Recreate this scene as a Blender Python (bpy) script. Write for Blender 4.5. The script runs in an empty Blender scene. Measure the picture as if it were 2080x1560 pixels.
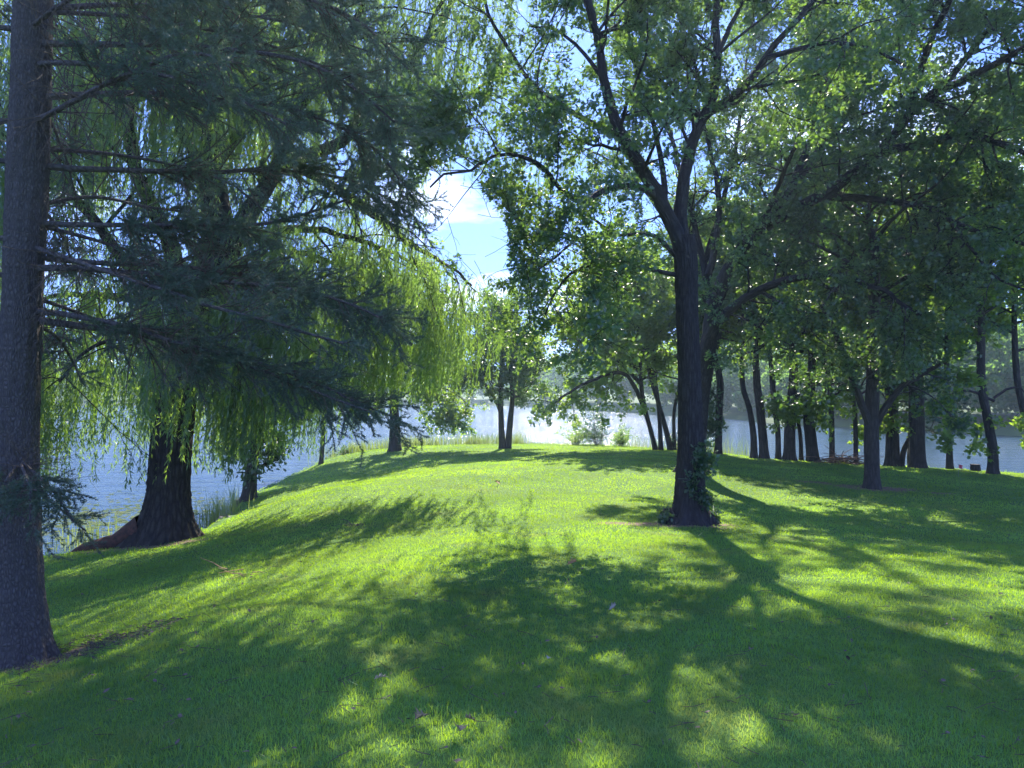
import bpy, math, random
import numpy as np
from math import radians, pi

# ------------------------------------------------------------------ camera, sky, sun, exposure
F = 1480.0                       # focal length in pixels of the 2080 px wide photograph
EYE = 3.8                        # eye height above the lake
PITCH = math.atan(15.0 / F)
scene = bpy.context.scene
COL = scene.collection
cam_d = bpy.data.cameras.new("camera")
cam_d.sensor_width = 36.0
cam_d.lens = 36.0 * F / 2080.0
cam_d.clip_start = 0.05
cam_d.clip_end = 9000
cam = bpy.data.objects.new("camera", cam_d)
COL.objects.link(cam)
cam.location = (0, 0, EYE)
cam.rotation_euler = (pi / 2 + PITCH, 0, 0)
scene.camera = cam

HAZE = .0008
SUN_EL = radians(41)
SUN_AZ = radians(5)             # to the right of straight ahead
sun_d = bpy.data.lights.new("sun", 'SUN')
sun_d.energy = 3.15
sun_d.angle = radians(0.5)
sun_d.color = (1.0, 0.93, 0.80)
sun = bpy.data.objects.new("sun", sun_d)
COL.objects.link(sun)
sun.rotation_euler = (-(pi / 2 - SUN_EL), 0, -SUN_AZ)
sun.location = (10, 30, 30)

world = bpy.data.worlds.new("World")
scene.world = world
world.use_nodes = True
wn, wl = world.node_tree.nodes, world.node_tree.links
wn.clear()
w_out = wn.new('ShaderNodeOutputWorld')
w_bg = wn.new('ShaderNodeBackground')
w_bg.inputs['Strength'].default_value = 0.15
sky = wn.new('ShaderNodeTexSky')
sky.sky_type = 'NISHITA'
sky.sun_disc = False
sky.sun_elevation = SUN_EL
sky.sun_rotation = SUN_AZ
sky.altitude = 200
sky.air_density = 1.0
sky.dust_density = 0.3
sky.ozone_density = 2.5
tc = wn.new('ShaderNodeTexCoord')
sep = wn.new('ShaderNodeSeparateXYZ')
wl.new(tc.outputs['Generated'], sep.inputs[0])
def wmath(op, a, b=None):
    n = wn.new('ShaderNodeMath'); n.operation = op
    for k, v in enumerate((a, b)):
        if v is None: continue
        if isinstance(v, (int, float)): n.inputs[k].default_value = v
        else: wl.new(v, n.inputs[k])
    return n.outputs[0]
zz = wmath('ADD', wmath('MAXIMUM', sep.outputs['Z'], 0.0), 0.16)
cmb = wn.new('ShaderNodeCombineXYZ')
wl.new(wmath('DIVIDE', sep.outputs['X'], zz), cmb.inputs[0])
wl.new(wmath('DIVIDE', sep.outputs['Y'], zz), cmb.inputs[1])
cmb.inputs[2].default_value = 2.31
cn = wn.new('ShaderNodeTexNoise')
cn.inputs['Scale'].default_value = 1.35
cn.inputs['Detail'].default_value = 9
cn.inputs['Roughness'].default_value = 0.55
wl.new(cmb.outputs[0], cn.inputs['Vector'])
cr = wn.new('ShaderNodeValToRGB')
cr.color_ramp.elements[0].position = 0.53
cr.color_ramp.elements[0].color = (0, 0, 0, 1)
cr.color_ramp.elements[1].position = 0.68
cr.color_ramp.elements[1].color = (1, 1, 1, 1)
wl.new(cn.outputs['Fac'], cr.inputs[0])
cmix = wn.new('ShaderNodeMix'); cmix.data_type = 'RGBA'
wl.new(wmath('MULTIPLY', cr.outputs[0], 0.8), cmix.inputs['Factor'])
stint = wn.new('ShaderNodeMix'); stint.data_type = 'RGBA'; stint.blend_type = 'MULTIPLY'; stint.inputs[0].default_value = 1
sgam = wn.new('ShaderNodeGamma'); sgam.inputs['Gamma'].default_value = .4; wl.new(sky.outputs[0], sgam.inputs['Color'])
wl.new(sgam.outputs[0], stint.inputs[6]); stint.inputs[7].default_value = (.37, .60, 1.42, 1)
wl.new(stint.outputs[2], cmix.inputs[6])
cmix.inputs[7].default_value = (3.3, 3.6, 4.2, 1)
wl.new(cmix.outputs[2], w_bg.inputs['Color'])
wl.new(w_bg.outputs[0], w_out.inputs[0])

scene.view_settings.view_transform = 'Standard'
scene.view_settings.look = 'None'
scene.view_settings.exposure = 2.25
scene.view_settings.gamma = 1
cy = scene.cycles
cy.max_bounces = 8
cy.diffuse_bounces = 4
cy.glossy_bounces = 2
cy.transmission_bounces = 5
cy.transparent_max_bounces = 8
cy.sample_clamp_indirect = 4
cy.sample_clamp_direct = 30
cy.use_denoising = True
cy.denoiser = 'OPENIMAGEDENOISE'
cy.denoising_input_passes = 'RGB_ALBEDO_NORMAL'
cy.denoising_prefilter = 'ACCURATE'

# ------------------------------------------------------------------ helpers
rs = np.random.RandomState
cp, sp = math.cos(PITCH), math.sin(PITCH)
def P(px, py, D):
    """point on the photograph's sight line (px, py) that stands D metres ahead"""
    x, u = (px - 1040) / F, (780 - py) / F
    f, z = cp - sp * u, sp + cp * u
    return np.array([x / f * D, D, EYE + z / f * D])
def PL(*a):
    return np.array([P(*q) for q in a])
def nrm(v):
    return v / np.maximum(np.linalg.norm(v, axis=-1, keepdims=True), 1e-9)

def tag(o, label=None, cat=None, group=None, kind=None):
    if label: o["label"] = label
    if cat: o["category"] = cat
    if group: o["group"] = group
    if kind: o["kind"] = kind
    return o
def empty(name, loc, label, cat, group=None):
    o = bpy.data.objects.new(name, None)
    o.empty_display_size = 0.3
    o.location = [float(c) for c in loc]
    COL.objects.link(o)
    return tag(o, label, cat, group)

class MB:
    """collects vertices and faces; build() links them as ONE mesh object"""
    def __init__(s):
        s.V = []; s.L = []; s.T = []; s.UV = []; s.R = []; s.n = 0
    def add(s, V, F, uv=None, rnd=None):
        V = np.asarray(V, np.float32).reshape(-1, 3); F = np.asarray(F, np.int64)
        s.V.append(V); s.L.append((F + s.n).ravel()); s.T.append(np.full(len(F), F.shape[1], np.int64))
        s.UV.append(np.zeros((len(V), 2), np.float32) if uv is None else np.asarray(uv, np.float32).reshape(-1, 2))
        s.R.append(np.full(len(V), .5, np.float32) if rnd is None else np.asarray(rnd, np.float32).ravel())
        s.n += len(V)
    def build(s, name, mat, parent=None, base=None, smooth=False):
        V = np.concatenate(s.V); L = np.concatenate(s.L).astype(np.int32); T = np.concatenate(s.T)
        if base is None: base = np.array(parent.location) if parent is not None else np.zeros(3)
        V = (V - np.asarray(base, np.float32)).astype(np.float32)
        me = bpy.data.meshes.new(name)
        me.vertices.add(len(V)); me.vertices.foreach_set("co", V.ravel())
        me.loops.add(len(L)); me.loops.foreach_set("vertex_index", L)
        me.polygons.add(len(T))
        st = np.concatenate([[0], np.cumsum(T)[:-1]]).astype(np.int32)
        me.polygons.foreach_set("loop_start", st)
        me.polygons.foreach_set("use_smooth", np.full(len(T), smooth))
        me.update(calc_edges=True)
        uv = np.concatenate(s.UV)
        if np.any(uv):
            lay = me.uv_layers.new(name="UVMap")
            lay.data.foreach_set("uv", uv[L].astype(np.float32).ravel())
        at = me.attributes.new("rnd", 'FLOAT', 'POINT')
        at.data.foreach_set("value", np.concatenate(s.R).astype(np.float32))
        me.materials.append(mat)
        o = bpy.data.objects.new(name, me)
        COL.objects.link(o)
        if parent is not None: o.parent = parent
        else: o.location = [float(c) for c in base]
        return o

def resample(P_, R_, K, it=1):
    """smooth a polyline (Catmull-Rom) and return K evenly spaced points and radii"""
    P_ = np.asarray(P_, float); R_ = np.asarray(R_, float)
    Q = np.vstack([2 * P_[0] - P_[1], P_, 2 * P_[-1] - P_[-2]])
    out, rr = [], []
    for i in range(len(P_) - 1):
        t = np.linspace(0, 1, 12, endpoint=False)[:, None]
        a, b, c, d = Q[i], Q[i + 1], Q[i + 2], Q[i + 3]
        out.append(.5 * (2 * b + (c - a) * t + (2 * a - 5 * b + 4 * c - d) * t**2 + (3 * b - a - 3 * c + d) * t**3))
        rr.append(R_[i] + (R_[i + 1] - R_[i]) * t[:, 0])
    out.append(P_[-1:]); rr.append(R_[-1:])
    o = np.vstack(out); r = np.concatenate(rr)
    s = np.concatenate([[0], np.cumsum(np.linalg.norm(np.diff(o, axis=0), axis=1))])
    q = np.linspace(0, s[-1], K)
    return np.stack([np.interp(q, s, o[:, k]) for k in range(3)], 1), np.interp(q, s, r)

def tubes(mb, Pk, Rk, sides, rng=None, mod=None, cap=False):
    """N branches at once: Pk [N,K,3], Rk [N,K]; mod [N,K,S] multiplies the radius"""
    N, K, _ = Pk.shape
    T = nrm(np.gradient(Pk, axis=1))
    ref = np.zeros((N, 3)); ref[:, 1] = 1.0
    par = np.abs(T[:, 0, 1]) > .9
    ref[par] = (1, 0, 0)
    u = nrm(ref - (ref * T[:, 0]).sum(-1, keepdims=True) * T[:, 0])
    U = np.zeros_like(Pk); U[:, 0] = u
    for k in range(1, K):
        u = nrm(u - (u * T[:, k]).sum(-1, keepdims=True) * T[:, k]); U[:, k] = u
    W = np.cross(T, U)
    a = np.arange(sides) / sides * 2 * pi
    rad = np.repeat(Rk[:, :, None], sides, 2)
    if mod is not None: rad = rad * mod
    V = Pk[:, :, None, :] + rad[..., None] * (U[:, :, None] * np.cos(a)[:, None] + W[:, :, None] * np.sin(a)[:, None])
    s = np.concatenate([np.zeros((N, 1)), np.cumsum(np.linalg.norm(np.diff(Pk, axis=1), axis=2), 1)], 1)
    off = np.random.RandomState(N + K).rand(N, 1, 1) * 9
    uu = np.broadcast_to(np.minimum(a, 2 * pi - a)[None, None] * Rk[:, :1, None], rad.shape) + off
    vv = np.broadcast_to(s[:, :, None], rad.shape) + off
    i = np.arange(K - 1)[:, None] * sides; j = np.arange(sides)[None]; j2 = (j + 1) % sides
    q = np.stack([i + j, i + j2, i + sides + j2, i + sides + j], -1).reshape(-1, 4)
    Fq = (q[None] + (np.arange(N) * K * sides)[:, None, None]).reshape(-1, 4)
    mb.add(V, Fq, np.stack([uu, vv], -1))
    if cap:
        for n in range(N):
            c0 = n * K * sides
            top = np.arange(sides) + c0 + (K - 1) * sides
            mb.L.append((top + mb.n - N * K * sides).ravel()); mb.T.append(np.array([sides]))

def bent(rng, Pr, Rr, n, t0, t1, L, K, out=1.0, tan=.5, up=.2, wig=.18, grav=0., rk=.5, rmax=9, rmin=.004, tip=.25, flat=0.):
    """grow n (int or per-parent array) children on every parent; L = (mean at base, mean at tip)"""
    N, K0, _ = Pr.shape
    idx = np.repeat(np.arange(N), n)
    M = len(idx)
    t = t0 + (t1 - t0) * rng.rand(M)
    f = t * (K0 - 1); i = np.minimum(f.astype(int), K0 - 2); fr = (f - i)[:, None]
    A = Pr[idx, i] * (1 - fr) + Pr[idx, i + 1] * fr
    tg = nrm(Pr[idx, i + 1] - Pr[idx, i])
    r = Rr[idx, i] * (1 - fr[:, 0]) + Rr[idx, i + 1] * fr[:, 0]
    q = rng.randn(M, 3); q[:, 2] *= (1 - flat)
    q = nrm(q - (q * tg).sum(-1, keepdims=True) * tg)
    d = nrm(q * out + tg * tan + np.array([0, 0, up]))
    Ln = (L[0] + (L[1] - L[0]) * t) * (.65 + .7 * rng.rand(M))
    pts = [A]; p = A
    st = (Ln / (K - 1))[:, None]
    for k in range(1, K):
        d = nrm(d + rng.randn(M, 3) * wig + np.array([0, 0, grav]))
        p = p + d * st; pts.append(p)
    C = np.stack(pts, 1)
    rb = np.minimum(np.maximum(r * rk, rmin), rmax)
    Rc = rb[:, None] * np.linspace(1, tip, K)[None]
    return C, np.maximum(Rc, rmin * .5)

def along(rng, C, m, t0=.2):
    """m random points per branch with tangents"""
    N, K, _ = C.shape
    idx = np.repeat(np.arange(N), m); M = len(idx)
    t = (t0 + (1 - t0) * rng.rand(M)) * (K - 1)
    i = np.minimum(t.astype(int), K - 2); fr = (t - i)[:, None]
    return C[idx, i] * (1 - fr) + C[idx, i + 1] * fr, nrm(C[idx, i + 1] - C[idx, i])

OAK = np.array([(0, 0, 0), (.10, .20, .0), (.33, .26, .05), (.17, .40, 0), (.46, .60, .08), (.20, .66, 0), (.24, .88, .03), (0, 1, -.06),
                (-.24, .88, .03), (-.20, .66, 0), (-.46, .60, .08), (-.17, .40, 0), (-.33, .26, .05), (-.10, .20, .0)], float)
MAPLE = np.array([(0, 0, 0), (.40, .12, .03), (.28, .38, 0), (.50, .62, .06), (.22, .70, 0), (0, 1, -.04), (-.22, .70, 0), (-.50, .62, .06), (-.28, .38, 0), (-.40, .12, .03)], float)
OVAL = np.array([(0, 0, 0), (.30, .38, .04), (.24, .74, .03), (0, 1, -.05), (-.24, .74, .03), (-.30, .38, .04)], float)
LANCE = np.array([(0, 0, 0), (.09, .35, 0), (0, 1, -.08), (-.09, .35, 0)], float)

def leaves(mb, rng, pos, dirn, size, tmpl, upb=.8, spread=.8, droop=0.):
    """place one leaf shape at every pos"""
    M = len(pos)
    y = nrm(dirn + rng.randn(M, 3) * spread + np.array([0, 0, -droop]))
    n = rng.randn(M, 3) + np.array([0, 0, upb * 2])
    n = nrm(n - (n * y).sum(-1, keepdims=True) * y)
    x = np.cross(y, n)
    s = (size * (.65 + .6 * rng.rand(M)))[:, None, None]
    k = len(tmpl)
    V = pos[:, None] + s * (x[:, None] * tmpl[None, :, :1] + y[:, None] * tmpl[None, :, 1:2] + n[:, None] * tmpl[None, :, 2:3])
    Fq = np.arange(M * k).reshape(M, k)
    mb.add(V, Fq, None, np.repeat(rng.rand(M), k))

# ------------------------------------------------------------------ materials
class NT:
    def __init__(s, name):
        s.m = bpy.data.materials.new(name); s.m.use_nodes = True
        s.t = s.m.node_tree; s.t.nodes.clear()
        s.out = s.n('ShaderNodeOutputMaterial')
    def n(s, typ, **kw):
        x = s.t.nodes.new(typ)
        for k, v in kw.items(): setattr(x, k, v)
        return x
    def l(s, a, b): s.t.links.new(a, b)
    def ramp(s, fac, *stops):
        r = s.n('ShaderNodeValToRGB'); e = r.color_ramp.elements
        while len(e) < len(stops): e.new(.5)
        for q, (p, c) in zip(e, stops):
            q.position = p; q.color = (*c, 1) if len(c) == 3 else c
        s.l(fac, r.inputs[0]); return r.outputs[0]
    def noise(s, vec, scale, detail=4, rough=.55, dist=0.):
        x = s.n('ShaderNodeTexNoise'); x.inputs['Scale'].default_value = scale
        x.inputs['Detail'].default_value = detail; x.inputs['Roughness'].default_value = rough
        x.inputs['Distortion'].default_value = dist
        if vec is not None: s.l(vec, x.inputs['Vector'])
        return x.outputs['Fac']
    def mapping(s, vec, scale):
        x = s.n('ShaderNodeMapping'); x.inputs['Scale'].default_value = scale; s.l(vec, x.inputs['Vector']); return x.outputs[0]
    def mix(s, fac, a, b, mode='MIX'):
        x = s.n('ShaderNodeMix', data_type='RGBA', blend_type=mode)
        for k, v in ((0, fac), (6, a), (7, b)):
            if isinstance(v, (int, float)): x.inputs[k].default_value = v
            elif isinstance(v, tuple): x.inputs[k].default_value = (*v, 1)
            else: s.l(v, x.inputs[k])
        return x.outputs[2]

def leaf_mat(name, c1, c2, t1, t2, gloss=.35, trans=.5, glossw=.06, patch=None):
    s = NT(name)
    a = s.n('ShaderNodeAttribute', attribute_name='rnd')
    g = s.n('ShaderNodeNewGeometry')
    nz = s.noise(g.outputs['Position'], .55, 2)
    fac = s.n('ShaderNodeMath', operation='MULTIPLY_ADD')
    s.l(a.outputs['Fac'], fac.inputs[0]); fac.inputs[1].default_value = .6
    k = s.n('ShaderNodeMath', operation='MULTIPLY_ADD'); s.l(nz, k.inputs[0]); k.inputs[1].default_value = .9; k.inputs[2].default_value = -.25
    s.l(k.outputs[0], fac.inputs[2])
    cd = s.ramp(fac.outputs[0], (0.1, c1), (0.9, c2))
    ct = s.ramp(fac.outputs[0], (0.1, t1), (0.9, t2))
    if patch:
        w = s.ramp(s.noise(g.outputs['Position'], 1.15, 6, .65), (.53, (0, 0, 0)), (.70, (.75, .75, .75)))
        cd = s.mix(w, cd, patch); ct = s.mix(w, ct, tuple(1.7 * q for q in patch))
        w = s.ramp(s.noise(g.outputs['Position'], .45, 5, .6), (.40, (.7, .7, .7)), (.62, (1.12, 1.12, 1.12)))
        cd = s.mix(1.0, cd, w, 'MULTIPLY'); ct = s.mix(1.0, ct, w, 'MULTIPLY')
    d = s.n('ShaderNodeBsdfDiffuse'); s.l(cd, d.inputs[0])
    t = s.n('ShaderNodeBsdfTranslucent'); s.l(ct, t.inputs[0])
    m = s.n('ShaderNodeMixShader'); m.inputs[0].default_value = trans; s.l(d.outputs[0], m.inputs[1]); s.l(t.outputs[0], m.inputs[2])
    gl = s.n('ShaderNodeBsdfGlossy'); gl.inputs['Roughness'].default_value = gloss; gl.inputs[0].default_value = (1, 1, 1, 1)
    m2 = s.n('ShaderNodeMixShader'); m2.inputs[0].default_value = glossw
    s.l(m.outputs[0], m2.inputs[1]); s.l(gl.outputs[0], m2.inputs[2]); s.l(m2.outputs[0], s.out.inputs[0])
    return s.m

def bark_mat(name, c1, c2, su=14, sv=2.2, bump=.6, lichen=None):
    s = NT(name)
    uv = s.n('ShaderNodeUVMap', uv_map='UVMap').outputs[0]
    v = s.mapping(uv, (su, sv, 1))
    n1 = s.noise(v, 1.0, 5, .6, .6)
    vo = s.n('ShaderNodeTexVoronoi', feature='DISTANCE_TO_EDGE'); s.l(s.mix(.25, v, n1, 'ADD'), vo.inputs['Vector']); vo.inputs['Scale'].default_value = 1.1
    vr = s.ramp(vo.outputs['Distance'], (0, (0, 0, 0)), (.35, (1, 1, 1)))
    h = s.mix(.5, vr, n1)
    n2 = s.noise(uv, 22, 4)
    col = s.mix(h, c1, c2)
    col = s.mix(.35, col, s.ramp(n2, (.3, (.25, .25, .25)), (.7, (1, 1, 1))), 'MULTIPLY')
    if lichen:
        n3 = s.noise(uv, 3.2, 6)
        col = s.mix(s.ramp(n3, (.52, (0, 0, 0)), (.64, (.8, .8, .8))), col, lichen)
    b = s.n('ShaderNodeBump'); b.inputs['Strength'].default_value = bump; b.inputs['Distance'].default_value = .03
    s.l(h, b.inputs['Height'])
    p = s.n('ShaderNodeBsdfPrincipled'); p.inputs['Roughness'].default_value = .9; p.inputs['Specular IOR Level'].default_value = .15
    s.l(col, p.inputs['Base Color']); s.l(b.outputs[0], p.inputs['Normal']); s.l(p.outputs[0], s.out.inputs[0])
    return s.m

def plain(name, c, rough=.8, c2=None, scale=20):
    s = NT(name)
    p = s.n('ShaderNodeBsdfPrincipled'); p.inputs['Roughness'].default_value = rough; p.inputs['Specular IOR Level'].default_value = .2
    g = s.n('ShaderNodeNewGeometry')
    nz = s.noise(g.outputs['Position'], scale, 5)
    s.l(s.ramp(nz, (.35, c), (.65, c2 or tuple(x * .6 for x in c))), p.inputs['Base Color'])
    b = s.n('ShaderNodeBump'); b.inputs['Distance'].default_value = .01; b.inputs['Strength'].default_value = .5; s.l(nz, b.inputs['Height']); s.l(b.outputs[0], p.inputs['Normal'])
    s.l(p.outputs[0], s.out.inputs[0]); return s.m

M_OAKLEAF = leaf_mat("oak_leaf", (.05, .105, .085), (.08, .15, .085), (.12, .25, .03), (.24, .38, .04), .32, .5, .06)
M_MAPLELEAF = leaf_mat("maple_leaf", (.05, .11, .07), (.08, .15, .07), (.24, .42, .03), (.42, .58, .05), .35, .62, .05)
M_WILLOWLEAF = leaf_mat("willow_leaf", (.05, .11, .06), (.09, .15, .06), (.18, .35, .04), (.36, .53, .06), .35, .58, .05)
M_DARKLEAF = leaf_mat("dark_leaf", (.03, .075, .05), (.05, .10, .05), (.08, .2, .03), (.16, .28, .03), .35, .4, .06)  # darker green leaf colour
M_NEEDLE = leaf_mat("spruce_needle", (.04, .09, .075), (.11, .16, .10), (.06, .12, .06), (.14, .2, .07), .4, .3, .05)
M_FARLEAF = leaf_mat("far_leaf", (.05, .12, .05), (.09, .16, .06), (.16, .32, .05), (.26, .42, .07), .5, .55, .0)
M_GRASS = leaf_mat("grass_blade", (.035, .15, .13), (.055, .19, .12), (.36, .60, .008), (.50, .70, .01), .4, .56, .015, (.20, .21, .07))
M_REED = leaf_mat("reed_blade", (.09, .15, .04), (.16, .19, .06), (.22, .34, .05), (.36, .42, .09), .4, .5, .04)
M_OAKBARK = bark_mat("oak_bark", (.025, .022, .022), (.09, .082, .082), 18, 3.4, 1.0)
M_WILLOWBARK = bark_mat("willow_bark", (.02, .017, .015), (.10, .087, .075), 9, 3.2, 1.0)
M_SPRUCEBARK = bark_mat("spruce_bark", (.065, .056, .055), (.18, .16, .155), 33, 19, .8)
M_TREEBARK = bark_mat("tree_bark", (.03, .027, .025), (.12, .105, .095), 12, 2.2, .7)
M_TWIG = plain("dry_twig", (.16, .12, .09), .8, (.07, .055, .05), 30)
M_SOIL = plain("bare_soil", (.16, .11, .07), .95, (.07, .05, .035), 18)

# ------------------------------------------------------------------ terrain
CTRL = [  # px, py, distance ahead
    (1040, 1560, 3.25), (200, 1560, 3.25), (1900, 1560, 3.3), (1040, 1239, 6.0), (1900, 1230, 6.2), (400, 1262, 6.0), (1040, 1062, 12.5),
    (1400, 1062, 12.7), (1040, 973, 20), (1250, 972, 20), (1040, 926, 30), (1040, 911, 36), (55, 1352, 6.0),
    (330, 1103, 14.6), (150, 1122, 14.2), (80, 1127, 13.8), (400, 1088, 15.5), (480, 1040, 21.5), (500, 1013, 24),
    (600, 962, 31), (655, 940, 34), (803, 916, 35.5), (900, 913, 36), (1200, 910, 36), (1333, 914, 35), (1412, 952, 22),
    (1460, 922, 31.5), (1532, 931, 30.5), (1604, 934, 30), (1652, 937, 29.5), (1690, 939, 29), (1739, 943, 28.5), (1770, 992, 20),
    (1865, 950, 27.5), (1929, 953, 27), (2015, 962, 25), (2200, 972, 24), (1865, 1080, 12.7), (700, 1080, 12.5), (640, 1000, 20), (850, 950, 27)]
CW = [P(*c) for c in CTRL] + [np.array(q, float) for q in ((-10, 0, 2.0), (-10, -30, 2.3), (10, -30, 2.4), (0, -3, 2.2), (0, -12, 2.3), (30, 0, 2.2), (45, 10, 1.9),
     (60, -40, 2.5), (-30, -50, 2.3), (-8.5, 8, 1.25), (-7, 3, 1.85), (32, 20, 1.2))]
CW = np.array(CW)
def tps_k(r): return np.where(r > 1e-6, r * r * np.log(np.maximum(r, 1e-6)), 0)
_n = len(CW)
_A = np.zeros((_n + 3, _n + 3))
_A[:_n, :_n] = tps_k(np.linalg.norm(CW[:, None, :2] - CW[None, :, :2], axis=2)) + np.eye(_n) * .15
_A[:_n, _n] = 1; _A[:_n, _n + 1:] = CW[:, :2]; _A[_n, :_n] = 1; _A[_n + 1:, :_n] = CW[:, :2].T
_w = np.linalg.solve(_A, np.concatenate([CW[:, 2], [0, 0, 0]]))
SHORE = np.array([(-60, -80), (-14, -20), (-11.5, 0), (-10.6, 7), (-9.9, 12)] + [P(*q)[:2] for q in ((80, 1, 14.1), (130, 1, 14.6), (215, 1, 15.6), (330, 1, 16.3), (432, 1, 17.2),
    (462, 1, 19.0), (484, 1, 21.8), (502, 1, 24.3), (560, 1, 28.3), (602, 1, 31.5), (655, 1, 35.2), (720, 1, 38.5), (820, 1, 41), (1040, 1, 42), (1200, 1, 41.5), (1330, 1, 38.5), (1400, 1, 36),
    (1470, 1, 33.5), (1532, 1, 31.8), (1604, 1, 31.0), (1700, 1, 29.9), (1800, 1, 29.0), (1865, 1, 28.6), (1960, 1, 27.6), (2060, 1, 26.4), (2300, 1, 25.6))] + [(40, 24), (70, 20), (150, 10), (150, -80)])
def edge_d(x, y):
    """signed distance to the edge of the lawn, positive outside"""
    sh = x.shape; q = np.stack([x.ravel(), y.ravel()], 1)
    best = np.full(len(q), 1e9); inside = np.zeros(len(q), bool)
    for a, b in zip(SHORE, np.roll(SHORE, -1, 0)):
        ab = b - a; t = np.clip(((q - a) @ ab) / (ab @ ab), 0, 1)
        best = np.minimum(best, np.hypot(*(q - a - t[:, None] * ab).T))
        c = ((a[1] > q[:, 1]) != (b[1] > q[:, 1])) & (q[:, 0] < (b[0] - a[0]) * (q[:, 1] - a[1]) / (b[1] - a[1] + 1e-12) + a[0])
        inside ^= c
    return np.where(inside, -best, best).reshape(sh)
def ground(x, y, full=False):
    x = np.asarray(x, float); y = np.asarray(y, float); sh = x.shape
    xx, yy = np.clip(x.ravel(), -40, 60), np.clip(y.ravel(), -45, 46)
    z = _w[_n] + _w[_n + 1] * xx + _w[_n + 2] * yy
    for i in range(_n): z = z + _w[i] * tps_k(np.hypot(xx - CW[i, 0], yy - CW[i, 1]))
    z = np.clip(z, -1, 2.6).reshape(sh)
    z = z + .012 * np.sin(x * 2.1 + 1.3 * np.sin(y * .9)) * np.sin(y * 1.7 + x * .4)
    d = edge_d(x, y)
    z = np.where(d > 0, np.maximum(z - .75 * d - .25 * d * d, -2.0), z - .10 * np.exp(-np.maximum(-d, 0) / .5))
    return (z, d) if full else z
def gz(x, y): return float(ground(np.array([x]), np.array([y]))[0])
def gp(px, D, dz=0.):
    x = (px - 1040) / F * D
    return np.array([x, D, gz(x, D) + dz])

# bare soil: x, y, radius x, radius y
SOIL = [(P(170, 0, 6.1)[0], 6.15, .75, .22), (-3.75, 5.9, .45, .35), (P(1300, 0, 12.4)[0], 12.35, .75, .28), (P(1395, 0, 12.6)[0], 12.5, .95, .5), (P(1775, 0, 20)[0], 20, 1.3, .6),
        (P(1655, 0, 20.5)[0], 20.6, .6, .3), (P(300, 0, 14.2)[0], 14.1, 1.5, .7), (P(1905, 0, 19.5)[0], 19.4, .35, .2)]
def soil(x, y):
    v = np.zeros_like(x)
    for a, b, rx, ry in SOIL:
        v = np.maximum(v, 1.25 - np.hypot((x - a) / rx, (y - b) / ry))
    wob = .3 * np.sin(x * 7 + 2 * np.sin(y * 5)) * np.sin(y * 9 + x * 3) + .25 * np.sin(x * 23 + 3 * np.sin(y * 17)) * np.sin(y * 29 + x * 11)
    return np.clip(v + wob * (v > 0), 0, 1)

gx = np.concatenate([np.linspace(-160, -20, 30, endpoint=False), np.arange(-20, 34, .22), np.linspace(34, 160, 30)])
gy = np.concatenate([np.linspace(-120, -6, 24, endpoint=False), np.arange(-6, 47, .22), np.linspace(47, 60, 6)])
GX, GY = np.meshgrid(gx, gy)
GZ = ground(GX, GY)
nx, ny = len(gx), len(gy)
ii = (np.arange(ny - 1)[:, None] * nx + np.arange(nx - 1)[None]).ravel()
mb = MB(); mb.add(np.stack([GX, GY, GZ], -1), np.stack([ii, ii + 1, ii + nx + 1, ii + nx], 1), None, soil(GX, GY))
s = NT("lawn_ground")
g = s.n('ShaderNodeNewGeometry').outputs['Position']
a = s.n('ShaderNodeAttribute', attribute_name='rnd').outputs['Fac']
n1 = s.noise(g, .35, 4); n2 = s.noise(g, 9, 6, .7); n3 = s.noise(s.mapping(g, (1, .4, 1)), 60, 3, .7)
c = s.ramp(n1, (.3, (.07, .16, .05)), (.7, (.12, .22, .05)))
c = s.mix(.6, c, s.ramp(n2, (.3, (.45, .45, .4)), (.7, (1.2, 1.15, 1.0))), 'MULTIPLY')
c = s.mix(.6, c, s.ramp(n3, (.3, (.5, .5, .45)), (.7, (1.2, 1.2, 1.0))), 'MULTIPLY')
sc = s.ramp(s.noise(g, 26, 6, .75), (.3, (.05, .035, .025)), (.5, (.16, .11, .08)), (.72, (.34, .27, .21)))
c = s.mix(s.ramp(a, (.15, (0, 0, 0)), (.6, (1, 1, 1))), c, sc)
b = s.n('ShaderNodeBump'); b.inputs['Distance'].default_value = .04; b.inputs['Strength'].default_value = .8
s.l(s.mix(.5, n2, n3), b.inputs['Height'])
p = s.n('ShaderNodeBsdfPrincipled'); p.inputs['Roughness'].default_value = .9; p.inputs['Specular IOR Level'].default_value = .1
s.l(c, p.inputs['Base Color']); s.l(b.outputs[0], p.inputs['Normal']); s.l(p.outputs[0], s.out.inputs[0])
tag(mb.build("lawn_ground", s.m, smooth=True), "gently sloping mown lawn running down to the lake", kind="structure")

# ------------------------------------------------------------------ lake and far shore
s = NT("lake_water")
g = s.n('ShaderNodeNewGeometry').outputs['Position']
w1 = s.noise(s.mapping(g, (.4, 1.15, 1)), .95, 3, .5, .5)
w2 = s.noise(s.mapping(g, (.8, 1.6, 1)), 5.5, 3, .6, .3)
hh = s.n('ShaderNodeMath', operation='MULTIPLY_ADD'); s.l(w2, hh.inputs[0]); hh.inputs[1].default_value = .14; s.l(w1, hh.inputs[2])
b = s.n('ShaderNodeBump'); b.inputs['Distance'].default_value = .27; b.inputs['Strength'].default_value = 1.0; s.l(hh.outputs[0], b.inputs['Height'])
p = s.n('ShaderNodeBsdfPrincipled'); p.inputs['Base Color'].default_value = (.02, .045, .06, 1); p.inputs['Roughness'].default_value = .12; p.inputs['IOR'].default_value = 1.33
s.l(b.outputs[0], p.inputs['Normal']); s.l(p.outputs[0], s.out.inputs[0])
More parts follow.
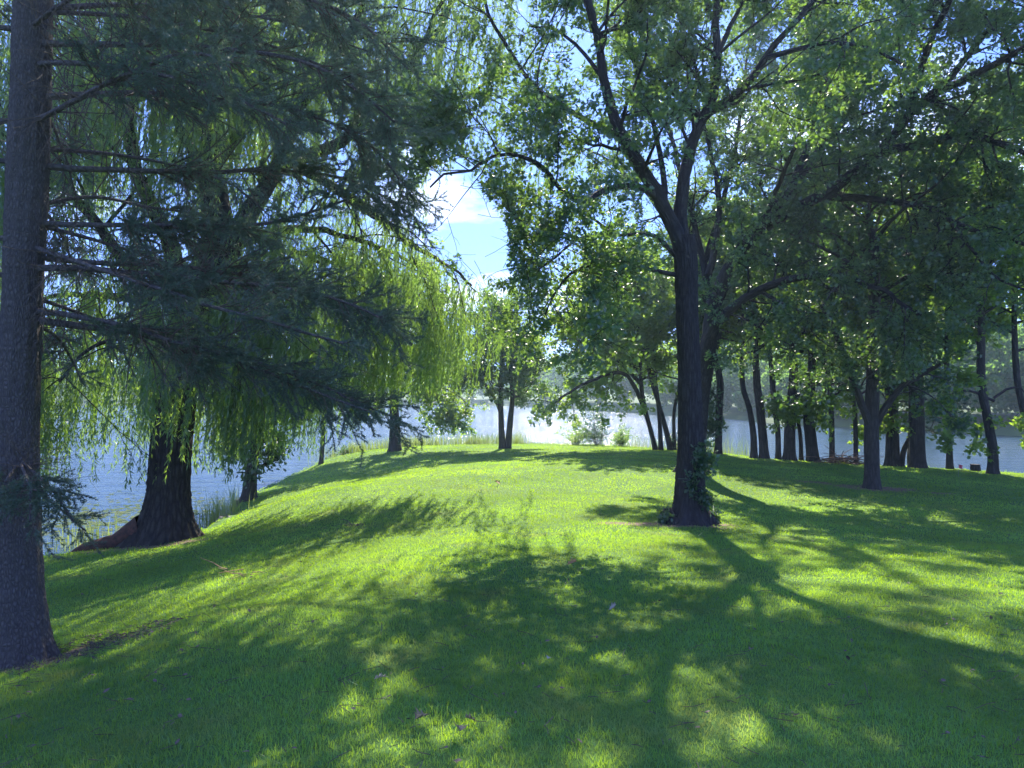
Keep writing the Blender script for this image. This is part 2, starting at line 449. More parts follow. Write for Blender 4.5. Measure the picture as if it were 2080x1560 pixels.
mb = MB(); mb.add([(-3500, -200, 0), (3500, -200, 0), (3500, 3500, 0), (-3500, 3500, 0)], [(0, 1, 2, 3)])
tag(mb.build("lake_water", s.m), "rippled lake glittering in the sun", kind="structure")

FAR = np.array([(-320, 30), (-240, 90), (-170, 150), (-110, 190), (-76, 208), (-30, 214), (-8, 208), (8, 180), (20, 136), (27, 108), (31, 92), (36, 74), (44, 62), (62, 55), (95, 48), (150, 40), (260, 20)], float)
def far_edge(t):
    s_ = np.concatenate([[0], np.cumsum(np.hypot(*np.diff(FAR, axis=0).T))]); return np.stack([np.interp(t, s_, FAR[:, 0]), np.interp(t, s_, FAR[:, 1])], -1), s_[-1]
_, FL = far_edge(np.array([0.]))
tt = np.linspace(0, FL, 160)
e, _ = far_edge(tt)
e = e + np.stack([np.sin(tt * .21), np.cos(tt * .17)], 1) * 1.2
rad = nrm(e)
offs = [(-3, -1), (0, .05), (1.5, .5), (12, 1.2), (60, 2), (400, 6), (3300, 12)]
V = np.stack([np.concatenate([e + rad * o, np.full((160, 1), z)], 1) for o, z in offs])
i = (np.arange(len(offs) - 1)[:, None] * 160 + np.arange(159)[None]).ravel()
mb = MB(); mb.add(V, np.stack([i, i + 1, i + 161, i + 160], 1))
tag(mb.build("far_shore", plain("far_shore_grass", (.07, .11, .03), .9, (.05, .08, .03), .3), smooth=True), "low far bank of the lake", kind="structure")
rng = rs(77)
mb = MB()
_t = np.linspace(0, FL, 800); _e, _ = far_edge(_t); _az = np.arctan2(_e[:, 0], _e[:, 1])
for k in range(270):
    az = -.95 + 2.1 * (k + rng.rand()) / 270
    q = _e[np.argmin(np.abs(_az - az))]; r_ = q / np.linalg.norm(q)
    o = (k * .618 % 1) ** 1.2 * 24 + 1.0
    dist = np.linalg.norm(q)
    h = (7 + 7 * rng.rand()) * (1 if o > 5 else .6); R_ = h * (.30 + .14 * rng.rand())
    c = q + r_ * (o + R_ * .5)
    nl = int(min(5200, 1700 * (150 / dist) ** 1.1)); sz = .42 * (dist / 120) ** .5
    # clumps inside an uneven crown
    nc = 26
    cc = nrm(rng.randn(nc, 3)) * (rng.rand(nc, 1) ** .33) * np.array([R_, R_, h * .46]) * .85
    cr_ = R_ * (.28 + .2 * rng.rand(nc))
    w = rng.randint(0, nc, nl)
    pp = cc[w] + nrm(rng.randn(nl, 3)) * cr_[w][:, None] * (rng.rand(nl, 1) ** .4)
    z0 = .6 + o * .09
    pp = pp + np.array([c[0], c[1], z0 + h * .5])
    pp[:, 2] = np.maximum(pp[:, 2], .3)
    leaves(mb, rng, pp, rng.randn(nl, 3), sz * np.ones(nl), OVAL * np.array([1.6, 1, 1]), .5, 1)
tag(mb.build("far_woods", M_FARLEAF), "hazy green wood lining the far side of the lake", kind="stuff")

# ------------------------------------------------------------------ trees
def thin(q):
    """holes shaped into the upper oak crowns to let sun patches through"""
    h = np.sin(1.9 * q[:, 0] + 1.3 * np.sin(1.3 * q[:, 1])) * np.sin(1.7 * q[:, 1] + 1.2 * np.sin(1.1 * q[:, 2]))
    return (h > .2) & (q[:, 2] > 9.2) & (q[:, 0] < 6.5 + .0 * h)  # foliage dropped here, added openings that dapple the lawn with sunlight
def in_gap(q):
    """the open window between the crowns of the willow and the oaks"""
    a, b = q[:, 0] / q[:, 1], (q[:, 2] - EYE) / q[:, 1]
    lo = np.interp(a, [-.13, -.09, -.03, .0], [.23, .20, .155, .15]); hi = np.interp(a, [-.13, -.06, 0], [.29, .31, .22])
    return (a > -.13) & (a < -.003) & (b > lo) & (b < hi)
def limb_obj(root, pts, r0, r1, mat, name="limb", sides=14, K=None, rough=.05, rng=None, into=None):
    """one main limb, gently knobbly"""
    rng = rng or rs(int(abs(pts[0][0] * 97) + len(pts)))
    L = np.linalg.norm(np.diff(pts, axis=0), axis=1).sum()
    K = K or max(8, int(L / .14))
    n = len(pts)
    Pp, Rr = resample(pts, r0 + (r1 - r0) * np.linspace(0, 1, n) ** .8, K)
    nzz = rng.randn(K, 3) * .012 * np.linspace(.4, 1, K)[:, None]
    nzz = (nzz + np.roll(nzz, 1, 0) + np.roll(nzz, 2, 0))
    Pp = Pp + nzz * min(1, r0 * 12)
    mod = 1 + rough * (rng.randn(K, sides) * .7)
    for _ in range(2): mod[1:-1] = (mod[:-2] + mod[1:-1] + mod[2:]) / 3
    m = MB() if into is None else into
    tubes(m, Pp[None], Rr[None], sides, mod=mod[None])
    if into is None: m.build(name, mat, root, smooth=True)
    return Pp, Rr

def trunk_obj(root, pts, rad, mat, sides=56, flare=.5, fh=.28, lobes=5, ridges=26, amp=.05, seed=1, dr=.035, name="trunk", knots=()):
    """trunk with root flare and real bark ridges"""
    rng = rs(seed)
    L = np.linalg.norm(np.diff(pts, axis=0), axis=1).sum()
    K = max(12, int(L / dr))
    Pp, Rr = resample(pts, rad, K)
    h = (Pp[:, 2] - Pp[0, 2])[:, None]
    a = (np.arange(sides) / sides * 2 * pi)[None]
    ph = rng.rand(4) * 6.3
    fl = np.exp(-np.maximum(h - .1, 0) / fh) * flare * (1 + .45 * np.cos(lobes * a + ph[0]) + .25 * np.cos((lobes + 2) * a + ph[1]))
    r1 = 1 - np.abs(np.sin(ridges / 2 * a + .9 * np.sin(h * 3.1 + ph[2]) + .9 * np.sin(2 * a + h * 5.3) + .8 * np.sin(5 * a - h * 9.1) + .5 * np.sin(h * 17 + 3 * a)))
    r2 = np.sin(ridges * .61 * a + 1.5 * np.sin(h * 4.4 + ph[3] + a))
    mod = 1 + fl + amp * (r1 * 1.0 + .5 * r2) + .04 * np.sin(2 * a + h * 1.4 + ph[1]) + rng.randn(K, sides) * amp * .25
    for (hz, ha, ka, ks) in knots:
        da = np.angle(np.exp(1j * (a - ha)))
        mod = mod + ka * np.exp(-((h - hz) / ks) ** 2 - (da / (ks * 3.2)) ** 2)
    m = MB(); tubes(m, Pp[None], Rr[None], sides, mod=mod[None])
    m.build(name, mat, root, smooth=True)
    return Pp, Rr

def fixk(lst, K=24):
    P_, R_ = [], []
    for p, r in lst:
        a, b = resample(p, r, K); P_.append(a); R_.append(b)
    return np.stack(P_), np.stack(R_)
def counts(Pk, per_m, mn=1):
    L = np.linalg.norm(np.diff(Pk, axis=1), axis=2).sum(1)
    return np.maximum(mn, np.round(L * per_m).astype(int))

def crown(root, rng, lim, leafmat, barkmat, tmpl, size, d1=1.6, L1=(2.6, 1.3), n2=6, L2=(.9, .5), n3=3, L3=(.38, .3), nl=7, up=.15, keep=None, t0=.2, grav=0., droop=.2, upb=.8, lspread=.9, wig=.16, flat=.2, r1=.035):
    """secondary branches, twigs and leaves on main limbs [(pts, radii)]"""
    Pk, Rk = fixk(lim)
    A, RA = bent(rng, Pk, Rk, counts(Pk, d1), t0, 1.0, L1, 8, 1., .7, up, wig, grav, .45, r1, .008, .3, flat)
    B, RB = bent(rng, A, RA, n2, .15, 1., L2, 6, 1., .7, up * .6, wig * 1.2, grav, .5, .02, .005, .35, flat)
    if keep is not None:
        k = keep(B[:, -1]); B, RB = B[k], RB[k]
    C, RC = bent(rng, B, RB, n3, .2, 1., L3, 4, 1., .8, up * .3, wig * 1.2, grav, .5, .008, .003, .5, flat)
    m = MB(); tubes(m, A, RA, 7); tubes(m, B, RB, 4); tubes(m, C, RC, 3)
    m.build("branches", barkmat, root, smooth=True)
    q, t = along(rng, C, nl, .15)
    q2, t2 = along(rng, B, max(1, nl // 2), .35)
    q = np.concatenate([q, q2]); t = np.concatenate([t, t2])
    q = q + rng.randn(*q.shape) * size * .5
    if keep is not None:
        k = keep(q); q, t = q[k], t[k]
    m = MB(); leaves(m, rng, q, t, np.full(len(q), size), tmpl, upb, lspread, droop)
    m.build("foliage", leafmat, root)
    return len(q)

NLEAF = {}
# ---- the big oak in the middle distance
def big_oak():
    D = 12.7
    base = P(1400, 1064, D); base[2] = gz(base[0], base[1])
    root = empty("oak_tree", base, "big oak right of centre with bare ridged trunk and leafy sprouts at its foot", "tree")
    rng = rs(11)
    tp = PL((1400, 1072, D), (1401, 1010, D), (1403, 900, D), (1400, 750, D), (1395, 620, D), (1393, 530, D), (1388, 480, D))
    trunk_obj(root, tp, [.30, .25, .212, .197, .183, .19, .19], M_OAKBARK, sides=96, flare=.6, fh=.11, lobes=6, ridges=44, amp=.045, seed=3)
    s_ = lambda w: w * .77 / 2 / F * D
    L = [  # pixel polyline with depth, width at start, width at end
        ([(1390, 520, 12.7), (1352, 430, 12.6), (1310, 355, 12.4), (1268, 285, 12.2), (1240, 215, 12.1), (1224, 150, 12), (1214, 85, 12), (1192, 10, 11.9), (1170, -120, 11.8), (1150, -260, 11.8)], 42, 10),
        ([(1388, 500, 12.7), (1383, 410, 12.8), (1400, 310, 12.9), (1432, 235, 13), (1452, 180, 13), (1456, 90, 13.1), (1450, -10, 13.2), (1440, -160, 13.3), (1450, -330, 13.4)], 40, 12),
        ([(1436, 228, 13), (1490, 195, 12.8), (1535, 150, 12.6), (1562, 105, 12.4), (1605, 55, 12.2), (1662, -10, 12), (1740, -110, 11.7), (1820, -240, 11.5)], 26, 8),
        ([(1500, 185, 12.8), (1560, 172, 12.4), (1610, 165, 12), (1665, 150, 11.6)], 12, 5),
        ([(1560, 118, 12.4), (1625, 98, 12.1), (1700, 85, 11.8), (1770, 100, 11.4), (1830, 130, 11)], 15, 6),
        ([(1372, 558, 12.7), (1310, 545, 12.4), (1240, 537, 12), (1180, 545, 11.7), (1135, 580, 11.4), (1108, 640, 11.2)], 13, 4),
        ([(1262, 278, 12.2), (1200, 250, 12.0), (1130, 208, 11.8), (1082, 170, 11.6), (1040, 110, 11.4), (1000, 40, 11.2), (960, -60, 11)], 17, 6),
        ([(1335, 400, 12.5), (1290, 378, 12.2), (1232, 384, 11.9), (1188, 410, 11.6), (1140, 385, 11.3), (1105, 340, 11.1), (1060, 320, 10.9), (1000, 318, 10.7), (950, 347, 10.5), (900, 352, 10.3), (872, 378, 10.2)], 17, 4),
        ([(1228, 165, 12), (1180, 100, 12.2), (1130, 60, 12.4), (1080, 55, 12.6)], 12, 5),
        ([(1350, 425, 12.6), (1345, 330, 13.0), (1320, 230, 13.4), (1290, 130, 13.9), (1270, 20, 14.3), (1260, -120, 14.8)], 18, 6),
        ([(1372, 520, 12.7), (1330, 478, 12.6), (1250, 478, 12.5), (1180, 482, 12.3), (1130, 520, 12.1), (1075, 560, 11.9)], 13, 4),
        ([(1452, 120, 13.0), (1500, 20, 13.5), (1560, -90, 14), (1640, -180, 14.4)], 16, 6),
        ([(1440, 20, 13.2), (1400, -80, 12.6), (1380, -200, 11.6), (1400, -380, 10.4)], 18, 6),
        ([(1250, 478, 12.5), (1190, 435, 12.3), (1140, 430, 12.1), (1090, 480, 12)], 8, 3),
        ([(1240, 537, 12), (1190, 500, 11.8), (1140, 470, 11.6), (1100, 500, 11.4)], 8, 3),
        ([(1448, 60, 13.1), (1480, -60, 14.6), (1500, -180, 16.5), (1520, -260, 18)], 18, 5),
        ([(1215, 90, 12.0), (1190, -40, 13.4), (1150, -160, 15), (1100, -250, 16.6)], 16, 5),
        ([(1180, -40, 11.9), (1100, -160, 12.4), (1000, -260, 13), (900, -330, 13.6)], 14, 5),
        ([(1662, -10, 12), (1720, -140, 13.4), (1760, -230, 15), (1800, -300, 16.6)], 12, 5),
        ([(1430, 240, 13), (1370, 180, 14.4), (1330, 80, 16), (1290, -30, 17.6)], 14, 5),
    ]
    lim = []
    for k, (pp, a, b) in enumerate(L):
        lim.append(limb_obj(root, PL(*pp), s_(a), s_(b), M_OAKBARK, rng=rs(40 + k)))
    gap = lambda q: ~in_gap(q) & ~thin(q)
    NLEAF['oak'] = crown(root, rng, lim, M_OAKLEAF, M_OAKBARK, OAK, .074, d1=2.0, L1=(2.0, 1.1), n2=9, L2=(.8, .5), n3=6, L3=(.34, .26), nl=13, up=.12, keep=gap, t0=.22)
    # leafy sprouts low on the trunk
    m = MB()
    for c, r_, n in ((P(1428, 935, 12.45), (.17, .2, .26), 420), (P(1432, 1012, 12.45), (.12, .15, .16), 200), (P(1405, 985, 12.4), (.08, .06, .22), 70), (P(1350, 1048, 12.5), (.09, .14, .08), 120), (P(1448, 1046, 12.6), (.08, .12, .08), 90)):
        q = c + np.clip(rng.randn(n, 3), -1.7, 1.7) * np.array(r_) * .6
        leaves(m, rng, q, q - base - np.array([0, 0, 1.]), np.full(n, .075), OAK, .4, .8)
        q = c + rng.randn(16, 3) * np.array(r_) * .3
        e_ = q + nrm(rng.randn(16, 3) + [0, 0, .6]) * .22
        st = np.array([1.42 + .0, 12.7, 0])
        mid = c * .6 + np.array([base[0] + .1, base[1] - .05, c[2]]) * .4
        tubes(m, np.stack([np.repeat(mid[None], 16, 0), q, e_], 1), np.full((16, 3), .006), 4)
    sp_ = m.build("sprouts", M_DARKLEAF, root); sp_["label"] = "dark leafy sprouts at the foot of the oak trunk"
    # root burls
    m = MB()
    for c, r_ in ((P(1357, 1050, 12.6), (.17, .2, .27)), (P(1368, 1058, 12.45), (.14, .14, .14)), (P(1438, 1052, 12.6), (.17, .2, .22)), (P(1450, 1060, 12.7), (.12, .12, .1)), (P(1400, 1062, 12.45), (.2, .14, .07))):
        a = np.linspace(0, 2 * pi, 19)[:-1]; b_ = np.linspace(-.2, pi / 2 - .05, 9)
        A_, B_ = np.meshgrid(a, b_)
        rr = 1 + .13 * np.sin(5 * A_ + 3 * B_) * np.cos(4 * B_ + A_) + .07 * rng.randn(*A_.shape)
        V = np.stack([np.cos(A_) * np.cos(B_) * r_[0] * rr, np.sin(A_) * np.cos(B_) * r_[1] * rr, np.sin(B_) * r_[2] * rr], -1) + c - np.array([0, 0, r_[2] * .5])
        i = (np.arange(8)[:, None] * 18 + np.arange(18)[None]); j = (np.arange(8)[:, None] * 18 + (np.arange(18)[None] + 1) % 18)
        m.add(V, np.stack([i, j, j + 18, i + 18], -1).reshape(-1, 4), np.stack([A_ * .2, B_ * .2], -1))
    m.build("root_burl", M_OAKBARK, root, smooth=True)
big_oak()

# ---- the second, leaning oak behind it
def leaning_oak():
    K_ = 1.2; D = 17.5 * K_
    base = P(1405, 955, D); base[2] = gz(base[0], base[1])
    root = empty("oak_tree", base, "leaning oak behind the big oak, its heavy limbs sweeping up to the right", "tree")
    rng = rs(12)
    tp = np.vstack([base[None] - [0, 0, .1], PL((1412, 900, D), (1420, 820, D), (1430, 750, D), (1448, 670, D))])
    trunk_obj(root, tp, [.36, .29, .27, .26, .25], M_OAKBARK, sides=48, flare=.35, ridges=26, seed=5)
    s_ = lambda w: w * .86 / 2 / F * D
    L = [([(1428, 760, 17.5), (1440, 690, 17.3), (1470, 640, 17), (1540, 592, 16.5), (1620, 565, 16), (1700, 560, 15.6), (1790, 590, 15.2), (1870, 640, 14.8)], 30, 7),
         ([(1442, 700, 17.5), (1450, 620, 17.6), (1490, 530, 17.5), (1552, 450, 17.3), (1600, 390, 17.4), (1672, 295, 17.8), (1735, 215, 18), (1800, 110, 18.5), (1850, -20, 19), (1880, -180, 19)], 40, 8),
         ([(1440, 640, 17.8), (1380, 500, 19), (1320, 400, 20), (1240, 330, 21), (1180, 300, 21.6)], 18, 5),
         ([(1442, 560, 17.8), (1460, 420, 18.4), (1440, 300, 18.6), (1400, 150, 18.6), (1380, 0, 18.4)], 18, 5),
         ([(1555, 455, 17.3), (1632, 417, 16.8), (1715, 367, 16.2), (1782, 312, 15.8), (1842, 242, 15.4), (1890, 195, 15), (1960, 120, 14.6), (2050, 0, 14), (2120, -120, 13.5)], 30, 7),
         ([(1788, 308, 15.8), (1880, 290, 15.2), (1968, 272, 14.6), (2030, 290, 14.2), (2110, 320, 13.8), (2220, 330, 13.3)], 20, 6),
         ([(1968, 272, 14.6), (2020, 235, 14.3), (2080, 195, 14), (2180, 90, 13.5), (2260, -60, 13)], 14, 5),
         ([(1680, 398, 16.5), (1760, 403, 16.2), (1870, 418, 15.6), (1950, 455, 15), (2010, 480, 14.6), (2100, 500, 14), (2200, 540, 13.6)], 18, 5),
         ([(1925, 440, 15), (1970, 500, 14.6), (2020, 560, 14.2), (2080, 590, 13.8)], 9, 4),
         ([(1600, 392, 17.4), (1640, 300, 18), (1660, 200, 18.6), (1640, 60, 19.2), (1620, -100, 19.6)], 18, 6),
         ([(1545, 592, 16.5), (1600, 620, 16), (1660, 640, 15.5)], 9, 4),
         ([(1448, 640, 17.6), (1430, 540, 18.2), (1400, 420, 18.8), (1370, 300, 19.4), (1330, 180, 20), (1300, 40, 20.4)], 22, 6),
         ([(1735, 215, 18), (1700, 80, 19.6), (1660, -60, 21), (1600, -160, 22)], 16, 5),
         ([(1430, 540, 18.2), (1470, 400, 19.4), (1500, 260, 20.6), (1520, 100, 21.6), (1540, -40, 22.4)], 16, 5),
         ([(1552, 450, 17.3), (1600, 330, 15.6), (1660, 200, 14.4), (1740, 40, 13.4)], 12, 5),
         ([(1880, -180, 19), (1960, -240, 20), (2060, -300, 21)], 10, 4),
         ([(1890, 195, 15), (1960, 260, 17), (2040, 240, 19), (2120, 180, 21)], 12, 4),
         ([(1842, 242, 15.4), (1900, 60, 14.2), (2000, -120, 12.8), (2100, -300, 11.4)], 16, 6),
         ([(1890, 195, 15), (2040, 120, 13), (2200, 20, 11), (2400, -150, 9.4)], 16, 5)]
    lim = [limb_obj(root, PL(*[(u, v, w * K_) for u, v, w in pp]), s_(a), s_(b), M_OAKBARK, rng=rs(60 + k)) for k, (pp, a, b) in enumerate(L)]
    NLEAF['oak2'] = crown(root, rng, lim, M_OAKLEAF, M_OAKBARK, OAK, .092, d1=2.1, L1=(2.2, 1.3), n2=10, L2=(.9, .55), n3=5, L3=(.36, .28), nl=12, up=.12, t0=.25, keep=lambda q: ~thin(q))
leaning_oak()

# ---- weeping willow on the left bank
def willow():
    D = 15.0
    base = P(335, 1100, D); base[2] = gz(base[0], base[1]) - .05
    root = empty("willow_tree", base, "huge weeping willow with massive dark furrowed trunk on the left bank", "tree")
    rng = rs(21)
    tp = np.vstack([[base - [0, 0, .15]], PL((338, 1060, D), (342, 1000, D), (348, 900, D), (358, 800, D), (372, 700, D), (398, 610, D), (432, 540, D), (455, 480, D))])
    Pp, Rr = trunk_obj(root, tp, [.68, .49, .40, .37, .36, .37, .38, .39, .38], M_WILLOWBARK, sides=110, flare=.32, fh=.35, lobes=4, ridges=34, amp=.06, seed=8, dr=.045)
    s_ = lambda w: w / 2 / F * D
    L = [([(452, 520, 15), (440, 430, 15), (425, 340, 15.2), (432, 260, 15.3), (440, 150, 15.5), (430, 20, 15.6), (420, -150, 15.8), (410, -330, 15.8)], 70, 14),
         ([(470, 500, 15), (508, 430, 15), (556, 355, 15.3), (590, 270, 15.5), (612, 180, 15.7), (650, 60, 15.9), (700, -80, 16), (740, -220, 16)], 44, 10),
         ([(368, 640, 15), (348, 500, 14.8), (310, 420, 14.6), (272, 330, 14.4), (262, 240, 14.3), (258, 140, 14.2), (240, 0, 14), (210, -150, 13.8)], 40, 10),
         ([(340, 720, 15), (300, 610, 14.6), (245, 520, 14.2), (190, 445, 13.8), (120, 370, 13.4), (30, 290, 13), (-80, 200, 12.6)], 32, 8),
         ([(575, 335, 15.3), (640, 312, 15.5), (700, 282, 15.8), (758, 215, 16), (818, 165, 16.2), (850, 105, 16.3), (890, 60, 16.4), (925, -20, 16.5), (950, -140, 16.5)], 30, 8),
         ([(818, 168, 16.2), (870, 190, 16.1), (930, 200, 16.0), (985, 170, 15.9), (1030, 150, 15.8)], 15, 5),
         ([(590, 330, 15.4), (680, 380, 16.2), (760, 430, 17), (840, 500, 17.6), (910, 540, 18), (960, 580, 18.3)], 22, 5),
         ([(470, 500, 15), (560, 470, 16), (660, 470, 17), (760, 500, 18), (850, 540, 19)], 26, 6),
         ([(430, 380, 15), (360, 250, 16.5), (300, 120, 18), (250, 0, 19)], 26, 7),
         ([(440, 330, 15.2), (520, 220, 16.8), (580, 100, 18.2), (640, 0, 19.6), (700, -60, 20.4)], 26, 7),
         ([(440, 200, 15.4), (380, 60, 14), (330, -100, 12.6), (290, -260, 11.6)], 22, 7),
         ([(600, 230, 15.6), (680, 120, 14.4), (740, 0, 13.2), (790, -140, 12.2)], 20, 6),
         ([(365, 700, 15), (352, 630, 14.3), (345, 600, 13.6), (338, 620, 13.0)], 12, 4),
         ([(372, 680, 15), (410, 640, 14.3), (440, 640, 13.8), (450, 680, 13.3)], 12, 4),
         ([(352, 780, 15), (290, 700, 14.2), (225, 690, 13.7), (165, 720, 13.4), (120, 780, 13.2)], 12, 4),
         ([(352, 760, 15), (280, 690, 16), (210, 690, 17), (150, 730, 17.6)], 12, 4),
         ([(385, 700, 15), (450, 650, 14.3), (520, 660, 13.9), (590, 700, 13.7)], 12, 4),
         ([(385, 700, 15), (455, 640, 16), (540, 640, 17), (620, 680, 17.8), (680, 730, 18.4)], 13, 4),
         ([(400, 650, 15), (470, 590, 15.6), (560, 590, 16.2), (640, 640, 16.6)], 13, 4),
         ([(420, 600, 15), (520, 520, 16.4), (640, 520, 17.6), (760, 580, 18.6), (860, 640, 19.2)], 16, 4),
         ([(590, 330, 15.4), (700, 400, 17.5), (800, 470, 19), (880, 520, 19.6), (930, 575, 20)], 16, 5),
         ([(300, 610, 14.6), (210, 600, 15.5), (120, 600, 16.5), (40, 620, 17.3)], 20, 5)]
    lim = [limb_obj(root, PL(*pp), s_(a), s_(b), M_WILLOWBARK, rng=rs(80 + k), sides=20) for k, (pp, a, b) in enumerate(L)]
    # root running down to the left
    rp = np.vstack([[base + [-.35, -.1, .35]], [gp(250, 14.9, .12)], [gp(205, 14.7, .07)], [gp(165, 14.5, .02)], [gp(140, 14.4, -.08)]])
    q = limb_obj(root, rp, .30, .06, plain("willow_root_bark", (.13, .065, .045), .9, (.05, .035, .03), 14), name="surface_root", rough=.16, rng=rs(5))
    Pk, Rk = fixk(lim)
    A, RA = bent(rng, Pk, Rk, counts(Pk, 2.2), .3, 1., (2.6, 2.0), 9, 1., .6, .35, .14, -.06, .4, .04, .012, .3, .3)
    B, RB = bent(rng, A, RA, 6, .3, 1., (1.1, .9), 6, .9, .8, .15, .15, -.18, .5, .015, .006, .4, .2)
    k = ~in_gap(A[:, -1]) & ~in_gap(A[:, 5]); A, RA = A[k], RA[k]
    k = ~in_gap(B[:, -1]) & ~in_gap(B[:, 2]); B, RB = B[k], RB[k]
    # hanging strands
    Q = np.concatenate([along(rng, B, 5, .2)[0], along(rng, A, 12, .35)[0]])
    extra = rng.rand(len(Q)) < .92
    Q = Q[extra]
    M = len(Q)
    gzq = ground(Q[:, 0], Q[:, 1])
    top = Q[:, 2]
    pxx = Q[:, 0] / Q[:, 1]
    hem = np.maximum(gzq, 0) + 1.05 + 1.2 * rng.rand(M) + 1.2 * np.clip((Q[:, 0] + 4.5) / 3., 0, 1)
    hem += np.where(Q[:, 1] < 13.2, .7, 0)
    Ln = np.minimum(1.2 + 2.6 * rng.rand(M) ** .8, top - hem)
    Ln = np.where((Q[:, 2] > 8.2) & (rng.rand(M) < .4), 0, Ln)
    Ln = np.where((pxx > -.27) & (rng.rand(M) < .42), 0, Ln)
    for f in (.25, .5, .75, 1.0):
        E = Q - np.array([0, 0, 1.]) * (Ln * f)[:, None] + [-.15, 0, 0]
        Ln = np.where(in_gap(E) & (rng.rand(M) < .93), Ln * (f - .25), Ln)
    k = (Ln > .35) & ~in_gap(Q)
    Q, Ln = Q[k], Ln[k]; M = len(Q)
    K = 9
    d = np.stack([rng.randn(M) * .35, rng.randn(M) * .35, np.full(M, -.35)], 1)
    sway = np.array([-.10, -.02, 0])
    pts = [Q]; p = Q
    for j in range(1, K):
        d = nrm(nrm(d) + rng.randn(M, 3) * .09 + np.array([0, 0, -.75]) + sway * .7); p = p + d * (Ln / (K - 1))[:, None]; pts.append(p)
    S = np.stack(pts, 1)
    # the strands leave a window where the sky shows
    m = MB(); tubes(m, A, RA, 7); tubes(m, B, RB, 4)
    m.build("branches", M_WILLOWBARK, root, smooth=True)
    m = MB(); tubes(m, S, np.repeat(np.linspace(.004, .0015, K)[None], M, 0), 3)
    m.build("hanging_twigs", M_WILLOWLEAF, root)
    nper = np.maximum(6, (Ln * 30).astype(int))
    idx = np.repeat(np.arange(M), nper)
    t = rng.rand(len(idx)) * (K - 1); i = np.minimum(t.astype(int), K - 2); fr = (t - i)[:, None]
    q = S[idx, i] * (1 - fr) + S[idx, i + 1] * fr; tg = nrm(S[idx, i + 1] - S[idx, i])
    q = q + rng.randn(*q.shape) * .012
    m = MB(); leaves(m, rng, q, tg * 1.1, np.full(len(q), .125), LANCE, 0., .45)
    m.build("foliage", M_WILLOWLEAF, root)
    NLEAF['willow'] = (M, len(q))
willow()

# ---- spruce at the left edge
def needles(mb, rng, S, R, per_m, ln, wd, t0=0., frac=None):
    """S [N,K,3] shoots"""
    N, K, _ = S.shape
    L = np.linalg.norm(np.diff(S, axis=1), axis=2).sum(1)
    n = np.maximum(4, (L * per_m).astype(int)); idx = np.repeat(np.arange(N), n); M = len(idx)
    t = (t0 + (1 - t0) * rng.rand(M)) * (K - 1); i = np.minimum(t.astype(int), K - 2); fr = (t - i)[:, None]
    q = S[idx, i] * (1 - fr) + S[idx, i + 1] * fr; tg = nrm(S[idx, i + 1] - S[idx, i])
    o = rng.randn(M, 3) + [0, 0, .25]; o = nrm(o - (o * tg).sum(-1, keepdims=True) * tg)
    d = nrm(o + tg * .75); s_ = np.cross(d, nrm(rng.randn(M, 3))); s_ = nrm(s_) * wd
    l = ln * (.7 + .5 * rng.rand(M))[:, None]
    V = np.stack([q - s_, q + s_, q + d * l], 1)
    mb.add(V, np.arange(M * 3).reshape(M, 3), None, np.repeat(np.clip(.35 * rng.rand(N)[idx] + .5 * rng.rand(M) + .1 * (t / (K - 1)), 0, 1), 3))
    return M

def spruce_boughs(root, rng, boughs, name="bough", lat=17, latL=(.62, .28), sub=7, subL=.17, per_m=330, ln=.026, wd=.0026, dead=.28, mat=None, sag=-.03, merged=False):
    mt, mn, mtw = MB(), MB(), MB()
    tot = 0
    fo = None
    for k, (pp, r0) in enumerate(boughs):
        Pp, Rr = limb_obj(root, pp, r0, .008, M_SPRUCEBARK, name=name, sides=9, rng=rs(300 + k), rough=.03, into=mt if merged else None)
        Pk, Rk = fixk([(Pp, Rr)], 20)
        L = np.linalg.norm(np.diff(Pp, axis=0), axis=1).sum()
        n = int(L * lat)
        # living laterals, lying in the plane of the bough
        A, RA = bent(rng, Pk, Rk, n, dead, 1., (latL[0] * L / 3.3, latL[1]), 6, .9, .85, -.02, .07, sag, .4, .012, .003, .4, .78)
        B, RB = bent(rng, A, RA, sub, .12, 1., (subL * 1.2, subL * .8), 3, .8, .8, .0, .06, -.02, .6, .003, .0015, .6, .6)
        # bare dead twigs near the trunk
        C, RC = bent(rng, Pk, Rk, max(3, int(L * 9)), .04, .6, (.45, .6), 6, 1., .5, -.1, .16, -.05, .3, .006, .002, .3, .1)
        C2, RC2 = bent(rng, C, RC, 4, .2, 1., (.25, .2), 4, 1., .6, -.1, .15, -.03, .5, .003, .0012, .4, 0)
        tubes(mtw, A, RA, 4); tubes(mtw, B, RB, 3); tubes(mtw, C, RC, 4); tubes(mtw, C2, RC2, 3)
        tot += needles(mn, rng, A, RA, per_m, ln, wd, .25); tot += needles(mn, rng, B, RB, per_m, ln, wd)
        E = Pk[:, 10:]; tot += needles(mn, rng, E, None, per_m * 1.5, ln, wd)
    if merged: mt.build("boughs", M_SPRUCEBARK, root, smooth=True)
    mtw.build("twigs", M_TWIG, root); mn.build("foliage", mat or M_NEEDLE, root)
    return tot

